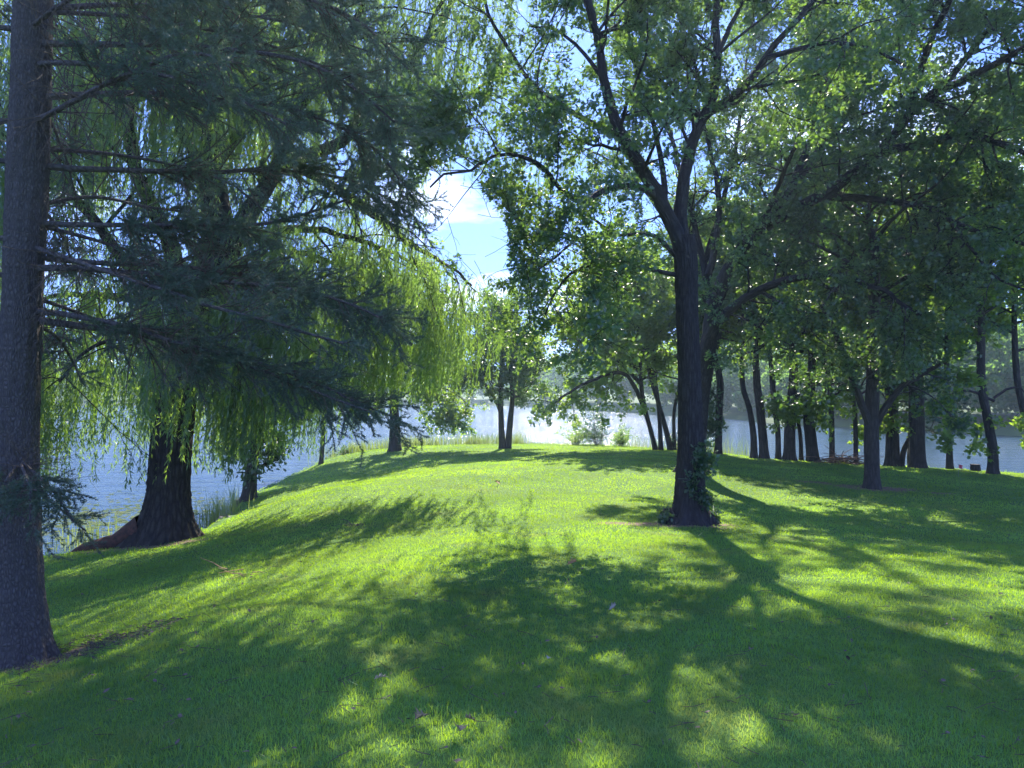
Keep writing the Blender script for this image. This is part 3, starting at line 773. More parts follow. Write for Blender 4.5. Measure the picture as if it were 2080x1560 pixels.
def spruce():
    D = 6.0
    base = P(48, 1360, D); base[2] = gz(base[0], base[1])
    root = empty("spruce_tree", base, "tall spruce at the left edge with scaly grey trunk and long drooping boughs", "tree")
    rng = rs(31)
    tp = np.vstack([[base - [0, 0, .08]], PL((47, 1300, D), (40, 1180, D), (36, 1000, D), (38, 800, D), (46, 600, D), (55, 400, D), (62, 200, D), (68, 0, D), (76, -300, D), (90, -900, D), (95, -1300, D)), ])
    trunk_obj(root, tp, [.225, .18, .162, .155, .153, .145, .145, .138, .135, .12, .06, .02], M_SPRUCEBARK, sides=72, flare=.2, fh=.15, lobes=6, ridges=19, amp=.045, seed=9, dr=.03, knots=[(.5 + .42 * k_ + .1 * math.sin(k_ * 9), k_ * 2.3, .12 + .08 * math.sin(k_ * 5), .07) for k_ in range(18)] + [(1.7, b_, .3, .09) for b_ in (0.2, pi - .2)])
    T0 = lambda py: P(50, py, D)
    B = []
    def add(pts, r): B.append((PL(*pts), r))
    add([(60, 452, 6), (200, 457, 6.0), (330, 457, 5.95), (520, 455, 5.9), (640, 430, 5.9), (720, 400, 5.9)], .026)
    add([(60, 545, 6), (180, 548, 5.9), (330, 560, 5.8), (500, 575, 5.7), (680, 605, 5.7), (800, 655, 5.7)], .032)
    add([(60, 650, 6), (220, 668, 6.1), (360, 690, 6.2), (520, 735, 6.4), (680, 795, 6.5), (800, 850, 6.5)], .034)
    add([(60, 630, 6), (220, 655, 5.8), (380, 700, 5.7), (540, 755, 5.7), (660, 805, 5.75), (745, 835, 5.8)], .026)
    add([(60, 520, 6), (220, 535, 6.2), (400, 545, 6.5), (600, 580, 6.7), (760, 640, 6.8), (840, 700, 6.8)], .026)
    add([(60, 335, 6), (220, 345, 6.2), (420, 350, 6.4), (600, 348, 6.6), (740, 380, 6.8), (840, 440, 6.9)], .03)
    add([(62, 200, 6), (240, 190, 6.0), (420, 200, 6.1), (600, 225, 6.2), (740, 285, 6.3), (835, 385, 6.3)], .03)
    add([(64, 90, 6), (240, 90, 5.8), (420, 95, 5.6), (600, 120, 5.4), (720, 180, 5.3), (800, 250, 5.3)], .028)
    add([(66, 0, 6), (240, -30, 5.8), (420, -40, 5.6), (600, -10, 5.4), (740, 50, 5.3), (830, 140, 5.3)], .028)
    add([(66, 20, 6), (230, 10, 6.3), (420, 20, 6.8), (600, 50, 7.3), (760, 110, 7.7)], .028)
    add([(64, 250, 6), (160, 200, 5.4), (260, 150, 4.8), (380, 110, 4.4), (480, 130, 4.1)], .024)
    add([(64, 130, 6), (180, 130, 5.5), (320, 150, 5.0), (460, 190, 4.6), (580, 250, 4.4)], .024)
    add([(60, 300, 6), (200, 310, 6.6), (330, 330, 7.2), (460, 370, 7.9), (540, 430, 8.3)], .022)
    add([(60, 455, 6), (200, 490, 6.4), (330, 530, 6.9), (420, 560, 7.3)], .02)
    add([(60, 420, 6), (180, 400, 6.6), (300, 420, 7.3), (420, 440, 7.9), (520, 480, 8.4)], .02)
    add([(60, 500, 6), (180, 540, 5.6), (300, 580, 5.3), (420, 620, 5.1), (560, 660, 5.0), (700, 700, 5.0)], .022)
    add([(60, 600, 6), (170, 640, 6.5), (290, 690, 7.0), (400, 760, 7.4)], .02)
    add([(36, 930, 6), (70, 960, 5.7), (110, 1000, 5.5), (150, 1060, 5.35)], .014)
    add([(36, 945, 6), (20, 965, 5.6), (0, 1000, 5.3), (-30, 1060, 5.1)], .014)
    add([(36, 985, 6), (90, 1010, 6.3), (130, 1040, 6.6), (175, 1080, 6.8)], .013)
    add([(40, 940, 6), (50, 960, 5.5), (60, 1000, 5.1), (60, 1060, 4.9)], .012)
    for k, py in enumerate((-60, 60, 170, 240, 330, 400, 480, 560, 660, 760)):      # boughs on the far and left side
        a = radians(150 + 50 * math.sin(k * 2.1)); L = 2.6
        s0 = T0(py); dd = np.array([math.cos(a), math.sin(a) * .8, 0])
        B.append((np.array([s0, s0 + dd * L * .3 + [0, 0, .02], s0 + dd * L * .6 - [0, 0, .08], s0 + dd * L - [0, 0, .45]]), .024))
    for k in range(3):
        py = -20 + 42 * k; a = -1.1 + 2.1 * ((k * .618) % 1); L = 2.6 + 1.0 * ((k * .382) % 1)
        s0 = T0(py); dd = np.array([math.cos(a), math.sin(a), 0])
        if dd[1] < -.5: L *= .75
        B.append((np.array([s0, s0 + dd * L * .3 + [0, 0, .03], s0 + dd * L * .65 - [0, 0, .1], s0 + dd * L - [0, 0, .5]]), .022))
    for k in range(20):                                                             # boughs above the frame
        z = EYE + 3.4 + k * .36; a = k * 2.4; L = 2.8 * (1 - k / 26)
        s0 = np.array([P(76, -300, D)[0], D, z]); dd = np.array([math.cos(a), math.sin(a), 0])
        if dd[1] < -.6: L *= .7
        B.append((np.array([s0, s0 + dd * L * .35, s0 + dd * L * .7 - [0, 0, .12], s0 + dd * L - [0, 0, .4]]), .024))
    NLEAF['spruce'] = spruce_boughs(root, rng, B[:10], lat=18, latL=(.62, .36), dead=.24, sub=9, subL=.14, per_m=460, wd=.0028) + spruce_boughs(root, rng, B[10:], lat=9, latL=(.5, .26), dead=.45, sub=7, subL=.13, per_m=400, wd=.0028)
    # knots on the trunk
spruce()

# ---- generic broadleaf tree
def tree(name, label, cat, px, py, D, stems, H, R_, zc, leafmat, tmpl, size, seed, group=None, nlimb=9, dens=1.0, extra=None, keep=None, t0=.25, bark=None, up=.3, low=None, nl=6):
    """stems: list of (pixel polyline above the base, base width px, top width px); crown from height zc to H, radius R_"""
    rng = rs(seed)
    bark = bark or M_TREEBARK
    base = P(px, py, D); base[2] = gz(base[0], base[1])
    root = empty(name, base, label, cat, group)
    lim = []
    for k, (pl, w0, w1) in enumerate(stems):
        b0 = base.copy(); b0[0] = P(pl[0][0], pl[0][1], D)[0]; b0[2] = gz(b0[0], b0[1]) - .12
        pts = [b0] + [P(a, b, D if len(q) == 0 else q[0]) for a, b, *q in pl[1:]]
        last = pts[-1]; top = base[2] + H * .92
        if last[2] < top - .5:
            dv = nrm(pts[-1] - pts[-2])
            n_ = 3
            for j in range(1, n_ + 1):
                f = j / n_
                pts.append(np.array([last[0] + dv[0] * .5 * f + rng.randn() * .15, last[1] + rng.randn() * .15, last[2] + (top - last[2]) * f]))
        pts = np.array(pts)
        s_ = D / 2 / F
        n_vis = len(pl)
        rad = np.concatenate([np.linspace(w0, w1, n_vis) * s_, np.linspace(w1 * s_, .03, len(pts) - n_vis + 1)[1:]])
        Pp, Rr = trunk_obj(root, pts, rad, bark, sides=22, flare=.32, fh=.22, lobes=5, ridges=9, amp=.03, seed=seed + k, dr=.12, name="trunk")
        # main limbs
        zr = Pp[:, 2] - base[2]
        for j in range(nlimb):
            zt = zc + (H * .9 - zc) * ((j + .5 * rng.rand()) / nlimb) * .85
            i = int(np.argmin(np.abs(zr - zt)))
            a = j * 2.4 + rng.rand() * 1.2 + k
            f = max(0, (zr[i] - zc) / max(H - zc, .1))
            L = R_ * (1.0 - .55 * f ** 1.5) * (.75 + .35 * rng.rand())
            d = np.array([math.cos(a), math.sin(a), .25 + .5 * f])
            p0 = Pp[i]; pts2 = [p0]; d = nrm(d)
            for q in range(5):
                d = nrm(d + rng.randn(3) * .13 + [0, 0, up * .25]); pts2.append(pts2[-1] + d * L / 5)
            lim.append(resample(np.array(pts2), np.linspace(min(Rr[i] * .55, .09), .015, 6), 14))
        lim.append((Pp[len(Pp) // 2:], Rr[len(Rr) // 2:]))
    for pl, w0, w1 in (extra or []):
        lim.append(limb_obj(root, PL(*pl), w0 * D / 2 / F, w1 * D / 2 / F, bark, sides=12, rng=rs(seed + 7)))
    if low:
        for (dx, dy, dz0, dz1) in low:       # low hanging limbs
            s0 = base + [0, 0, dz0]
            lim.append((np.array([s0, s0 + np.array([dx * .4, dy * .4, .35]), s0 + np.array([dx * .75, dy * .75, .1]), s0 + np.array([dx, dy, dz1 - dz0])]), np.array([.05, .04, .025, .012])))
    m = MB()
    Pk, Rk = fixk(lim, 14); tubes(m, Pk, Rk, 8)
    m.build("limbs", bark, root, smooth=True)
    n = crown(root, rng, lim, leafmat, bark, tmpl, size, d1=1.9 * dens, L1=(R_ * .42, R_ * .26), n2=6, L2=(R_ * .2, R_ * .16), n3=4, L3=(.4, .32), nl=nl, up=.1, t0=t0, keep=keep, r1=.025)
    NLEAF[label[:24]] = n
    return root

tree("oak_tree", "slender two-stemmed tree standing alone at the lake edge in the centre", "tree", 1026, 909, 36,
     [([(1021, 909), (1018, 860), (1017, 800), (1019, 740), (1015, 690)], 13, 6), ([(1031, 909), (1037, 850), (1041, 800), (1035, 740), (1042, 690)], 13, 6)],
     7.8, 2.3, 2.3, M_OAKLEAF, OVAL, .13, 101, nlimb=10, dens=1.25, nl=10, extra=[([(1018, 842, 36), (1006, 812, 35.8), (985, 780, 35.6), (962, 755, 35.4)], 8, 3)])
tree("oak_tree", "stout tree at the lake edge whose crown hides behind the willow strands", "tree", 803, 917, 35.5,
     [([(803, 917), (802, 890), (802, 860), (800, 800)], 24, 18)], 9.0, 3.8, 2.6, M_MAPLELEAF, OVAL, .16, 102, nlimb=14, dens=1.1, nl=9, low=[(2.6, -.5, 2.6, 1.0), (3.6, 0, 2.8, 2.2), (-2.4, 0, 2.6, 2.0)])
tree("bank_tree", "thin sapling on the bank between the willow and the stout tree", "tree", 655, 941, 34,
     [([(652, 941), (655, 905), (657, 870), (655, 800)], 9, 7)], 5.5, 1.5, 2.2, M_MAPLELEAF, OVAL, .17, 103, nlimb=8, dens=1.2)
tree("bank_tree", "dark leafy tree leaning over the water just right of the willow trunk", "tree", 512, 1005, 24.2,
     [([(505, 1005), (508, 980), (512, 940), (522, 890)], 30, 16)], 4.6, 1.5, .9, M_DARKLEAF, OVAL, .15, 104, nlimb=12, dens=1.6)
tree("maple_tree", "clump of slanting maple stems half hidden by the big oak trunk", "tree", 1350, 914, 35,
     [([(1333, 914), (1322, 875), (1310, 830), (1302, 780)], 10, 8), ([(1343, 914), (1341, 880), (1338, 830), (1330, 760)], 9, 8),
      ([(1364, 914), (1352, 870), (1338, 820), (1320, 760)], 11, 8), ([(1370, 914), (1369, 880), (1370, 830), (1385, 760)], 8, 6)],
     8.8, 5.2, 3.2, M_MAPLELEAF, MAPLE, .15, 105, nlimb=9, dens=.62, nl=10, extra=[([(1310, 830, 35), (1270, 760, 33.5), (1210, 770, 32.5), (1150, 800, 32), (1105, 840, 31.5)], 9, 3), ([(1302, 780, 35), (1240, 720, 34), (1160, 690, 33), (1100, 700, 32.4)], 9, 3)])
G_ROW = "trees in the row along the right shore"
ROW = [  # px, py, D, polyline, w0, w1, H, R, seed, label, leaf
    (1459, 923, 31.5, [(1459, 923), (1460, 880), (1461, 830), (1462, 770)], 15, 13, 9, 2.6, "straight leafy tree just right of the big oak trunk at the far shore", M_DARKLEAF),
    (1532, 931, 30.6, [(1532, 931), (1530, 880), (1522, 830), (1508, 775)], 13, 10, 11, 2.8, "slim tree leaning left, first of the row right of the oaks", M_OAKLEAF),
    (1552, 932, 30.5, [(1553, 932), (1549, 880), (1543, 820), (1537, 770)], 19, 14, 12, 3.0, "second tree of the row, standing close to the left-leaning one", M_OAKLEAF),
    (1581, 932, 30.3, [(1581, 932), (1580, 880), (1574, 830), (1569, 775)], 11, 10, 10, 2.4, "narrow crooked tree left of the stout flared trunk", M_MAPLELEAF),
    (1604, 934, 30.0, [(1604, 934), (1604, 890), (1607, 830), (1612, 765)], 24, 18, 13, 3.4, "stout trunk with flared foot in the middle of the row", M_OAKLEAF),
    (1628, 934, 30.2, [(1628, 934), (1626, 890), (1620, 850), (1610, 800)], 8, 6, 8, 1.8, "thinnest leaning stem between the two stout trunks of the row", M_MAPLELEAF),
    (1651, 937, 29.5, [(1652, 937), (1647, 890), (1642, 840), (1648, 770)], 24, 17, 13, 3.2, "stout curved trunk bowed to the left in the row", M_OAKLEAF),
    (1690, 939, 29.0, [(1690, 939), (1690, 890), (1688, 830), (1683, 770)], 11, 9, 10, 2.3, "slim straight tree beside the brush pile", M_MAPLELEAF),
    (1739, 944, 28.6, [(1739, 944), (1738, 890), (1737, 850), (1733, 790)], 9, 8, 9, 2.2, "slim pole-like tree left of the forked tree", M_MAPLELEAF),
    (1804, 945, 28.4, [(1804, 945), (1806, 900), (1806, 850), (1804, 790)], 14, 12, 10, 2.4, "short dark trunk just right of the forked tree", M_DARKLEAF),
    (1865, 951, 27.5, [(1865, 951), (1863, 900), (1862, 830), (1860, 740)], 31, 26, 14, 3.8, "thickest trunk of the row, ridged bark and broad foot", M_OAKLEAF),
    (1929, 954, 27.0, [(1929, 954), (1928, 900), (1926, 860), (1923, 780)], 12, 10, 10, 2.4, "slim upright tree right of the thickest trunk", M_MAPLELEAF),
    (2020, 963, 25.0, [(2018, 963), (2016, 910), (2006, 850), (1993, 770)], 19, 16, 12, 3.4, "tree at the right end of the row with lit hanging leaves beside it", M_MAPLELEAF),
    (2092, 962, 25.6, [(2100, 962), (2095, 900), (2080, 840), (2065, 760)], 14, 12, 11, 3.2, "tree at the right frame edge, only its crown reaching into view", M_MAPLELEAF)]
for k, (px, py, D, pl, w0, w1, H, R_, lab, lm) in enumerate(ROW):
    low = None
    if k in (7, 8): low = [(1.3, -.3, 2.6, 1.5), (-1.5, .2, 2.8, 1.7)]
    if k == 12: low = [(-2.2, 0, 2.5, 1.5), (1.2, -.4, 2.6, .9)]
    if k == 0: low = [(-.5, 0, 2.2, 1.2), (-1.0, 0.2, 2.4, 1.0)]
    tree("shore_tree", lab, "tree", px, py, D, [(pl, w0, w1)], H, R_ * 1.25, 4.3, lm, MAPLE if lm is M_MAPLELEAF else OVAL, .15, 200 + k, G_ROW, nlimb=11, dens=.8, low=low, nl=9)
# two more trunks that lean together beside the dark spruce
tree("shore_tree", "leaning trunk whose base curves right, left of the thickest trunk", "tree", 1826, 946, 28.2,
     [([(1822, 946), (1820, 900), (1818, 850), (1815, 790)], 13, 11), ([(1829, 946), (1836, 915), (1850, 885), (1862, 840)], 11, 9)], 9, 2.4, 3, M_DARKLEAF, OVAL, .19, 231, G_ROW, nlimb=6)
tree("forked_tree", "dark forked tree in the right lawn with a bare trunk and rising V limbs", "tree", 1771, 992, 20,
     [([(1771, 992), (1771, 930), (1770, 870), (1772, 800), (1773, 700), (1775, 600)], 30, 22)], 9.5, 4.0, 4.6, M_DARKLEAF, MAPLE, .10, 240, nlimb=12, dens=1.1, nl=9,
     extra=[([(1766, 862, 20), (1745, 805, 19.8), (1722, 740, 19.6), (1700, 680, 19.4), (1675, 620, 19.2)], 17, 9), ([(1778, 862, 20), (1800, 825, 19.8), (1828, 790, 19.6), (1862, 765, 19.4), (1910, 740, 19.2)], 16, 7),
            ([(1745, 805, 19.8), (1715, 780, 19.6), (1690, 770, 19.5)], 8, 4)])

def far_spruce():
    D = 28.8
    base = P(1852, 946, D); base[2] = gz(base[0], base[1])
    root = empty("spruce_tree", base, "dark spruce standing behind the thickest trunk of the row, bough tips showing on both sides", "tree")
    rng = rs(51)
    top = base + [0, 0, 9.5]
    limb_obj(root, np.array([base, base + [0, 0, 4], top]), .16, .02, M_TREEBARK, name="trunk")
    mt = MB(); mn = MB()
    Ps, Rs_ = [], []
    for k in range(62):
        z = 1.5 + 7.8 * k / 62; a = k * 2.399; L = 1.75 * (1 - k / 66)
        s0 = base + [0, 0, z]; d = np.array([math.cos(a), math.sin(a), 0])
        Ps.append(np.array([s0, s0 + d * L * .4 - [0, 0, .05], s0 + d * L * .75 - [0, 0, .25], s0 + d * L - [0, 0, .35]])); Rs_.append([.03, .022, .015, .008])
    Pk = np.stack(Ps); Rk = np.array(Rs_)
    tubes(mt, Pk, Rk, 5)
    A, RA = bent(rng, Pk, Rk, 16, .1, 1., (.5, .22), 4, .9, .8, -.15, .06, -.1, .4, .01, .004, .5, .6)
    tubes(mt, A, RA, 3)
    needles(mn, rng, A, RA, 90, .06, .007); needles(mn, rng, Pk, None, 120, .06, .007)
    mt.build("boughs", M_TREEBARK, root); mn.build("foliage", M_NEEDLE, root)
far_spruce()

# ---- small shrub and reeds at the lake edge
def shrub(px, py, D, w, h, lab, seed, mat=M_MAPLELEAF, n=13):
    rng = rs(seed)
    base = P(px, py, D); base[2] = max(gz(base[0], base[1]), 0)
    root = empty("shrub", base, lab, "shrub", "shrubs at the lake edge")
    m = MB()
    st = np.repeat(base[None], n, 0) + rng.randn(n, 3) * [w * .12, w * .12, 0]
    d = nrm(np.stack([rng.randn(n) * w * .6, rng.randn(n) * w * .6, np.full(n, h * .7)], 1))
    L = h * (.35 + .8 * rng.rand(n))
    S = np.stack([st + d * (L * f)[:, None] + rng.randn(n, 3) * .12 * f for f in (0, .35, .7, 1)], 1)
    R = np.repeat(np.array([[.012, .01, .007, .004]]), n, 0)
    A, RA = bent(rng, S, R, 9, .15, 1., (.45, .3), 4, 1., .5, .15, .15, 0, .5, .005, .003, .5, 0)
    tubes(m, S, R, 4); tubes(m, A, RA, 3); m.build("stems", M_TREEBARK, root)
    q, t = along(rng, A, 9, .2); m = MB(); leaves(m, rng, q + rng.randn(*q.shape) * .04, t, np.full(len(q), .09), OVAL, .6, .8); m.build("foliage", mat, root)
shrub(1212, 916, 40, 1.1, 2.1, "dark leafy shrub rising against the water right of centre", 301, M_DARKLEAF, 20)
shrub(1172, 916, 40, .7, .9, "low thin shrub just left of the dark leafy one", 302)
shrub(1262, 914, 39, .6, 1.0, "small pale shrub right of the dark leafy one", 303)
shrub(700, 928, 38.6, .7, .8, "low shrub at the bank left of the stout tree", 304, M_DARKLEAF)
shrub(1400, 922, 34.5, .7, 1.1, "dark shrub showing behind the big oak trunk", 305, M_DARKLEAF)

def blades(mb, rng, x, y, z, h, w, lean=.25, bendk=.35, tips=True):
    M = len(x); a = rng.rand(M) * 2 * pi; b = rng.rand(M) * 2 * pi
    base = np.stack([x, y, z], 1)
    sd = np.stack([np.cos(a), np.sin(a), np.zeros(M)], 1) * w[:, None]
    ln = np.stack([np.cos(b), np.sin(b), np.zeros(M)], 1) * (lean * rng.rand(M) * h)[:, None]
    up = np.zeros((M, 3)); up[:, 2] = h
    mid = base + up * .55 + ln * .35; top = base + up * (1 - .2 * rng.rand(M))[:, None] + ln * (1 + bendk)
    V = np.stack([base - sd, base + sd, mid + sd * .75, mid - sd * .75, top], 1)
    i = np.arange(M)[:, None] * 5
    r = rng.rand(M) * .6 + .4 * (.5 + .5 * np.sin(x * 1.3 + 2 * np.sin(y * .9)) * np.sin(y * 1.1 + x * .3))
    s0 = mb.n
    mb.add(V, i + np.array([[0, 1, 2, 3]]), None, np.repeat(r, 5))
    F3 = i + np.array([[3, 2, 4]])
    mb.L.append((F3 + s0).ravel()); mb.T.append(np.full(M, 3))

def reeds(label, pts, n, spread, h, seed, w=.006, name="reeds"):
    rng = rs(seed); mb = MB(); pts = np.array(pts)
    s_ = np.concatenate([[0], np.cumsum(np.hypot(*np.diff(pts, axis=0).T))]); t = rng.rand(n) * s_[-1]
    dens = .5 + .5 * np.sin(t * 1.9 + 1.3 * np.sin(t * .7)); k = rng.rand(n) < .25 + .75 * dens; t = t[k]
    x = np.interp(t, s_, pts[:, 0]) + rng.randn(len(t)) * spread; y = np.interp(t, s_, pts[:, 1]) + rng.randn(len(t)) * spread
    z = np.maximum(ground(x, y), -.05)
    hh = h * (.45 + .75 * rng.rand(len(t)))
    blades(mb, rng, x, y, z, hh, np.full(len(t), w), .3, .2)
    tag(mb.build(name, M_REED), label, kind="stuff")
reeds("green reeds and tall grass fringing the far edge of the lawn", [P(q, 0, d)[:2] for q, d in ((660, 38.3), (700, 40.0), (800, 42.3), (1040, 43.4), (1200, 42.6), (1330, 39.5), (1450, 35), (1530, 32.4))], 5200, .45, 1.15, 401, .007)
reeds("low weedy growth along the crest behind the stout tree", [P(q, 0, d)[:2] for q, d in ((700, 38.2), (800, 40.8), (950, 41.6), (1060, 41.8))], 3200, .35, .75, 402, .012, "lakeside_weeds")
reeds("sunlit reed tuft in the water right of the willow trunk", [P(q, 0, d)[:2] for q, d in ((425, 20), (440, 20.6), (455, 21), (468, 22.4))], 420, .28, .95, 403, .008)
reeds("thin reeds in the shallows left of the willow trunk", [P(q, 0, d)[:2] for q, d in ((150, 17.3), (195, 18.5), (215, 19))], 170, .28, .8, 404, .007)
# floating weed: small irregular pads
rng = rs(410); mb = MB(); n = 900
x = P(235, 0, 22)[0] + rng.randn(n) * 1.7; y = 22 + rng.randn(n) * 2.2; a = rng.rand(n) * 6.28; r_ = .03 + .07 * rng.rand(n)
th = np.arange(7) / 7 * 2 * pi
rr = r_[:, None] * (1 + .25 * rng.randn(n, 7) * .5)
V = np.stack([x[:, None] + np.cos(th + a[:, None]) * rr, y[:, None] + np.sin(th + a[:, None]) * rr, np.full((n, 7), .006) + rng.rand(n, 1) * .012], -1)
mb.add(V, np.arange(n * 7).reshape(n, 7), None, np.repeat(rng.rand(n), 7))
tag(mb.build("floating_weed", M_REED), "pale green floating weed on the water behind the willow", kind="stuff")

# ------------------------------------------------------------------ lawn grass
rng = rs(500); mb = MB()
for (d0, d1, dens, h, w) in ((-2.5, 1.6, 900, .04, .003), (1.6, 4.5, 5200, .038, .0016), (4.5, 7, 3600, .038, .0019), (7, 11, 2000, .037, .0026), (11, 17, 900, .036, .004), (17, 27, 400, .036, .0065), (27, 44, 170, .036, .011)):
    W_ = .8 * max(d1, 1.6) + 5.5                     # wide enough for a viewer who steps aside
    n = int((d1 - d0) * 2 * W_ * dens)
    y = d0 + (d1 - d0) * rng.rand(n); x = (rng.rand(n) * 2 - 1) * W_
    x += rng.randn(n) * .01
    z, d = ground(x, y, True)
    so = soil(x, y)
    k = (d < .15) & (rng.rand(n) > so * .97)
    x, y, z = x[k], y[k], z[k]
    patch = .5 + .5 * np.sin(x * 2.3 + 1.9 * np.sin(y * 1.6)) * np.sin(y * 2.9 + 1.4 * np.sin(x * 1.2))
    hh = h * (.55 + .5 * rng.rand(len(x)) + .45 * patch)
    long_ = rng.rand(len(x)) < .02; hh[long_] *= 2.0; tuft = np.sin(x * 5.1 + 3 * np.sin(y * 3.7)) * np.sin(y * 4.3 + 2 * np.sin(x * 3.1)) > .72; hh[tuft] *= 1.5
    blades(mb, rng, x, y, z - .006, hh, np.full(len(x), w) * (.7 + .6 * rng.rand(len(x))), .9, .4)
tag(mb.build("grass", M_GRASS), "short green lawn grass", kind="stuff")
NLEAF['grass'] = mb.n // 5

# ------------------------------------------------------------------ air
def haze():
    v = [(x, y, z) for z in (-3.2, 26) for x, y in ((-420, -90), (420, -90), (420, 330), (-420, 330))]
    m = MB(); m.add(v, [(3, 2, 1, 0), (4, 5, 6, 7), (0, 1, 5, 4), (1, 2, 6, 5), (2, 3, 7, 6), (3, 0, 4, 7)])
    n = NT("haze_air")
    pv = n.n('ShaderNodeVolumePrincipled'); pv.inputs['Color'].default_value = (.62, .82, 1, 1)
    pv.inputs['Density'].default_value = HAZE; pv.inputs['Anisotropy'].default_value = .5
    n.l(pv.outputs[0], n.out.inputs['Volume'])
    tag(m.build("haze", n.m, base=(0, 0, 0)), "thin summer haze over lawn and lake", kind="stuff")
haze()

# ------------------------------------------------------------------ small things
def stone(px, D, r, k, lab, dz=0., group=None, mat=None, sq=.6):
    rng = rs(600 + k)
    c = gp(px, D, dz); c[2] = max(c[2], .02)
    a = np.linspace(0, 2 * pi, 11)[:-1]; b_ = np.linspace(-pi / 2 + .1, pi / 2 - .1, 7); A_, B_ = np.meshgrid(a, b_)
    rr = r * (1 + .16 * rng.randn(*A_.shape)); ax = np.array([1.3, .8, sq]) * (1 + .2 * rng.randn(3))
    V = np.stack([np.cos(A_) * np.cos(B_) * rr * ax[0], np.sin(A_) * np.cos(B_) * rr * ax[1], np.sin(B_) * rr * ax[2]], -1)
    m = MB(); i = np.arange(6)[:, None] * 10 + np.arange(10)[None]; j = np.arange(6)[:, None] * 10 + (np.arange(10)[None] + 1) % 10
    m.add(V + c, np.stack([i, j, j + 10, i + 10], -1).reshape(-1, 4))
    m.L += [np.arange(10)[::-1], np.arange(60, 70)]; m.T += [np.array([10]), np.array([10])]
    o = m.build("stone", mat or M_STONE, base=c)
    tag(o, lab, "stone", group)
M_STONE = plain("grey_stone", (.22, .20, .18), .85, (.09, .085, .08), 9)
k = 0
for t in np.linspace(0, 1, 16):
    px = 462 + 48 * t + (k * 37 % 7 - 3); D = 18.6 + 6.6 * t
    stone(px - 3 - (k % 3) * 3, D + .1, .13 + .05 * (k % 3), k, "grey stone edging the steep bank right of the willow", -.12, "stones edging the bank"); k += 1

def twig(name, lab, cat, c, n, L, mat, seed, hgt=.08, r=.004, spread=.5):
    rng = rs(seed); root = empty(name, c, lab, cat)
    a = rng.randn(n) * spread; a += (rng.rand(n) < .5) * pi
    d = np.stack([np.cos(a), np.sin(a) * .8, rng.rand(n) * .45], 1)
    st = c + rng.randn(n, 3) * [L * .25, L * .12, .01] + [0, 0, .015]; st[:, 2] += rng.rand(n) * hgt
    pts = [st]; p = st
    for j in range(4):
        d = nrm(d + rng.randn(n, 3) * .22 + [0, 0, -.14]); p = p + d * L / 4 * (.5 + .5 * rng.rand(n, 1))
        p[:, 2] = np.maximum(p[:, 2], c[2] + .01); pts.append(p)
    m = MB(); tubes(m, np.stack(pts, 1), np.repeat(np.linspace(r, r * .4, 5)[None], n, 0), 5); m.build("sticks", mat, root, smooth=True)
M_RED = plain("reddish_twig", (.42, .24, .15), .8, (.25, .14, .09), 25)
twig("fallen_twig", "reddish fallen twig lying in the sun on the left lawn", "twig", gp(500, 8.9), 9, .42, M_RED, 620, .06, .006, .45)
twig("brush_pile", "low brush pile of cut sticks beside the slim straight tree", "brush pile", gp(1708, 28.4), 60, 1.3, plain("cut_stick", (.2, .13, .09), .9, (.1, .07, .05), 10), 621, .22, .02, .5)
twig("dead_sticks", "few dark dead sticks in the grass left of centre", "sticks", gp(728, 13.2), 8, .35, M_TWIG, 622, .03, .008, .4)

def fallen_leaf(px, py, lab, col, k, size=.1):
    u = (py - 795) / F; D = 2.0
    for _ in range(60):
        D = (EYE - gz((px - 1040) / F * D, D)) / u * .5 + D * .5
    c = gp(px, D, .055); rng = rs(700 + k)
    m = MB(); y = nrm(np.array([rng.randn(), rng.randn(), .3])); n = nrm(np.array([rng.randn() * .4, rng.randn() * .4, 1.])); x = np.cross(y, n)
    for s_ in (0, .002):
        T = OAK * [1, 1, 3.2]
        V = c + size * (T[:, :1] * x + T[:, 1:2] * y + T[:, 2:] * n) + n * s_
        m.add(V, [list(range(14)) if s_ else list(range(13, -1, -1))])
    rim = np.arange(14); m.L.append(np.stack([rim, (rim + 1) % 14, (rim + 1) % 14 + 14, rim + 14], 1).ravel()); m.T.append(np.full(14, 4))
    o = m.build("fallen_leaf", plain("dry_leaf_%d" % 0, col, .7), base=c); o.data.materials[0].name = "dry_leaf"
    tag(o, lab, "leaf", "dry leaves on the lawn")
fallen_leaf(926, 1492, "curled tan dry oak leaf low in the picture, left of centre", (.26, .21, .14), 1, .13)
fallen_leaf(870, 1470, "small brown dry leaf just left of the curled tan one", (.17, .15, .09), 2, .1)
fallen_leaf(970, 1486, "small orange dry leaf just right of the curled tan one", (.2, .16, .09), 3, .07)
fallen_leaf(1235, 1252, "pale whitish curled leaf on the shaded lawn below the big oak", (.34, .31, .25), 4, .09)
fallen_leaf(1150, 1157, "orange leaf on the sunny grass left of the big oak", (.5, .26, .1), 5, .13)
fallen_leaf(790, 1392, "pale brown leaf on the shaded lawn left of centre", (.45, .36, .25), 6, .08)
fallen_leaf(1116, 1350, "small grey white leaf on the shaded lawn near the centre", (.36, .35, .28), 7, .05)
fallen_leaf(1016, 988, "tiny brown leaf on the bright lawn below the two-stemmed tree", (.4, .24, .12), 8, .2)

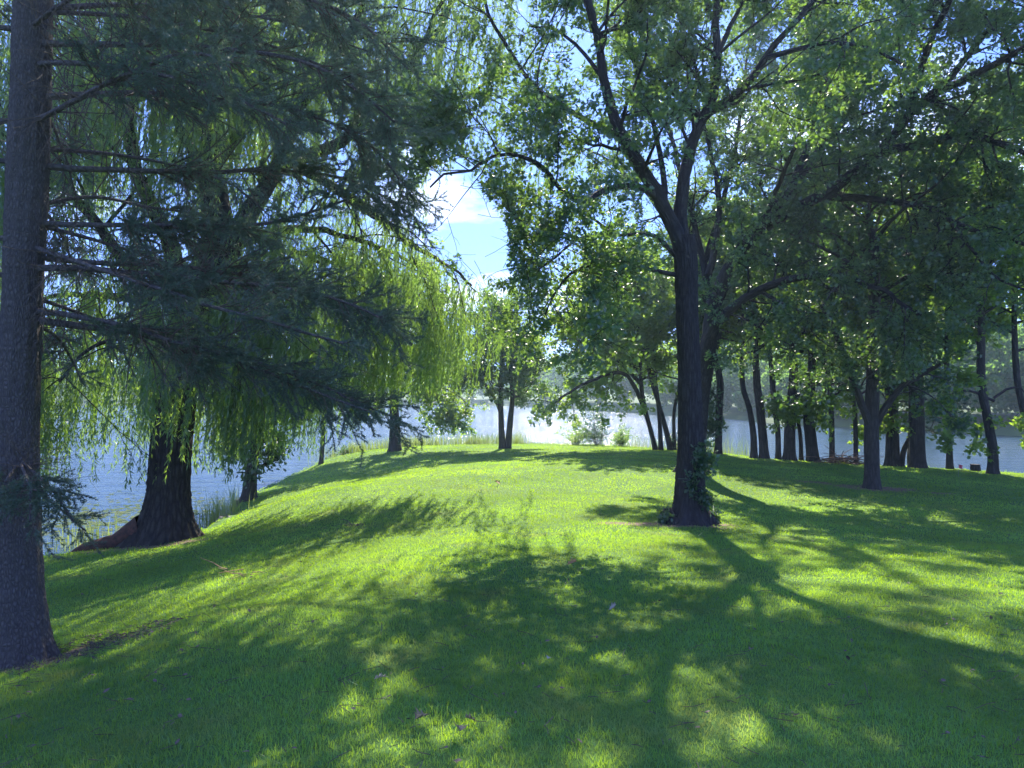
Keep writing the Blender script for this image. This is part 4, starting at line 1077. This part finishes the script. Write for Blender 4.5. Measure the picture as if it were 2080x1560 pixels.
# litter of twig bits, needles and scraps of leaf
rng = rs(800); mb = MB(); n = 2600
y = 2.2 + 20 * rng.rand(n) ** 1.5; x = (rng.rand(n) * 2 - 1) * .8 * y
nn = 900; th_ = rng.rand(nn) * 6.28; rr_ = .25 + .55 * rng.rand(nn) ** 1.3
x[:nn] = -3.98 + np.cos(th_) * rr_ * 1.3 + .2; y[:nn] = 6 + np.sin(th_) * rr_ * .9
z, d = ground(x, y, True); k = d < -.1; x, y, z = x[k], y[k], z[k]; n = len(x)
q = np.stack([x, y, z + .02 + .015 * rng.rand(n)], 1)
dd = nrm(rng.randn(n, 3) * [1, 1, .18]); L_ = (.015 + .06 * rng.rand(n) ** 2)[:, None]
tubes(mb, np.stack([q - dd * L_, q + rng.randn(n, 3) * .004, q + dd * L_], 1), np.full((n, 3), .0022), 3)
q2 = q[::3] + [.03, 0, .008]; leaves(mb, rng, q2, rng.randn(len(q2), 3) * [1, 1, .2], np.full(len(q2), .035), OVAL, 2., .3)
tag(mb.build("litter", M_TWIG), "scattered twig bits and dry scraps on the lawn", kind="stuff")

# marker flag and stump
c = gp(1946, 23.5); root = empty("marker_flag", c, "small pink marker flag on a wire in the right lawn", "flag")
m = MB(); tubes(m, np.array([[c, c + [0, 0, .2], c + [.01, 0, .42]]]), np.full((1, 3), .004), 6); m.build("wire", plain("wire", (.3, .3, .3), .5), root)
m = MB(); g_ = []
for i in range(7):
    for j in range(4): g_.append(c + [.01 + i * .02, .02 * math.sin(i * 1.1), .42 - j * .04 - i * .006])
ix = (np.arange(6)[:, None] * 4 + np.arange(3)[None]).ravel(); m.add(g_, np.stack([ix, ix + 4, ix + 5, ix + 1], 1))
m.build("flag_cloth", leaf_mat("pink_plastic", (.8, .12, .16), (.8, .12, .16), (.8, .15, .2), (.8, .15, .2), .4, .4, .04), root)
c = gp(1980, 26.2); m = MB(); K = 14
a = np.arange(20) / 20 * 2 * pi
root = empty("tree_stump", c, "short sawn stump at the water's edge left of the end tree", "stump")
m = MB(); Pp = np.linspace(c - [0, 0, .1], c + [0, 0, .24], 6)
tubes(m, Pp[None], np.array([[.2, .18, .165, .16, .158, .155]]), 20, mod=(1 + .05 * rs(3).randn(1, 6, 20)), cap=True); m.build("stump_wood", M_TREEBARK, root)
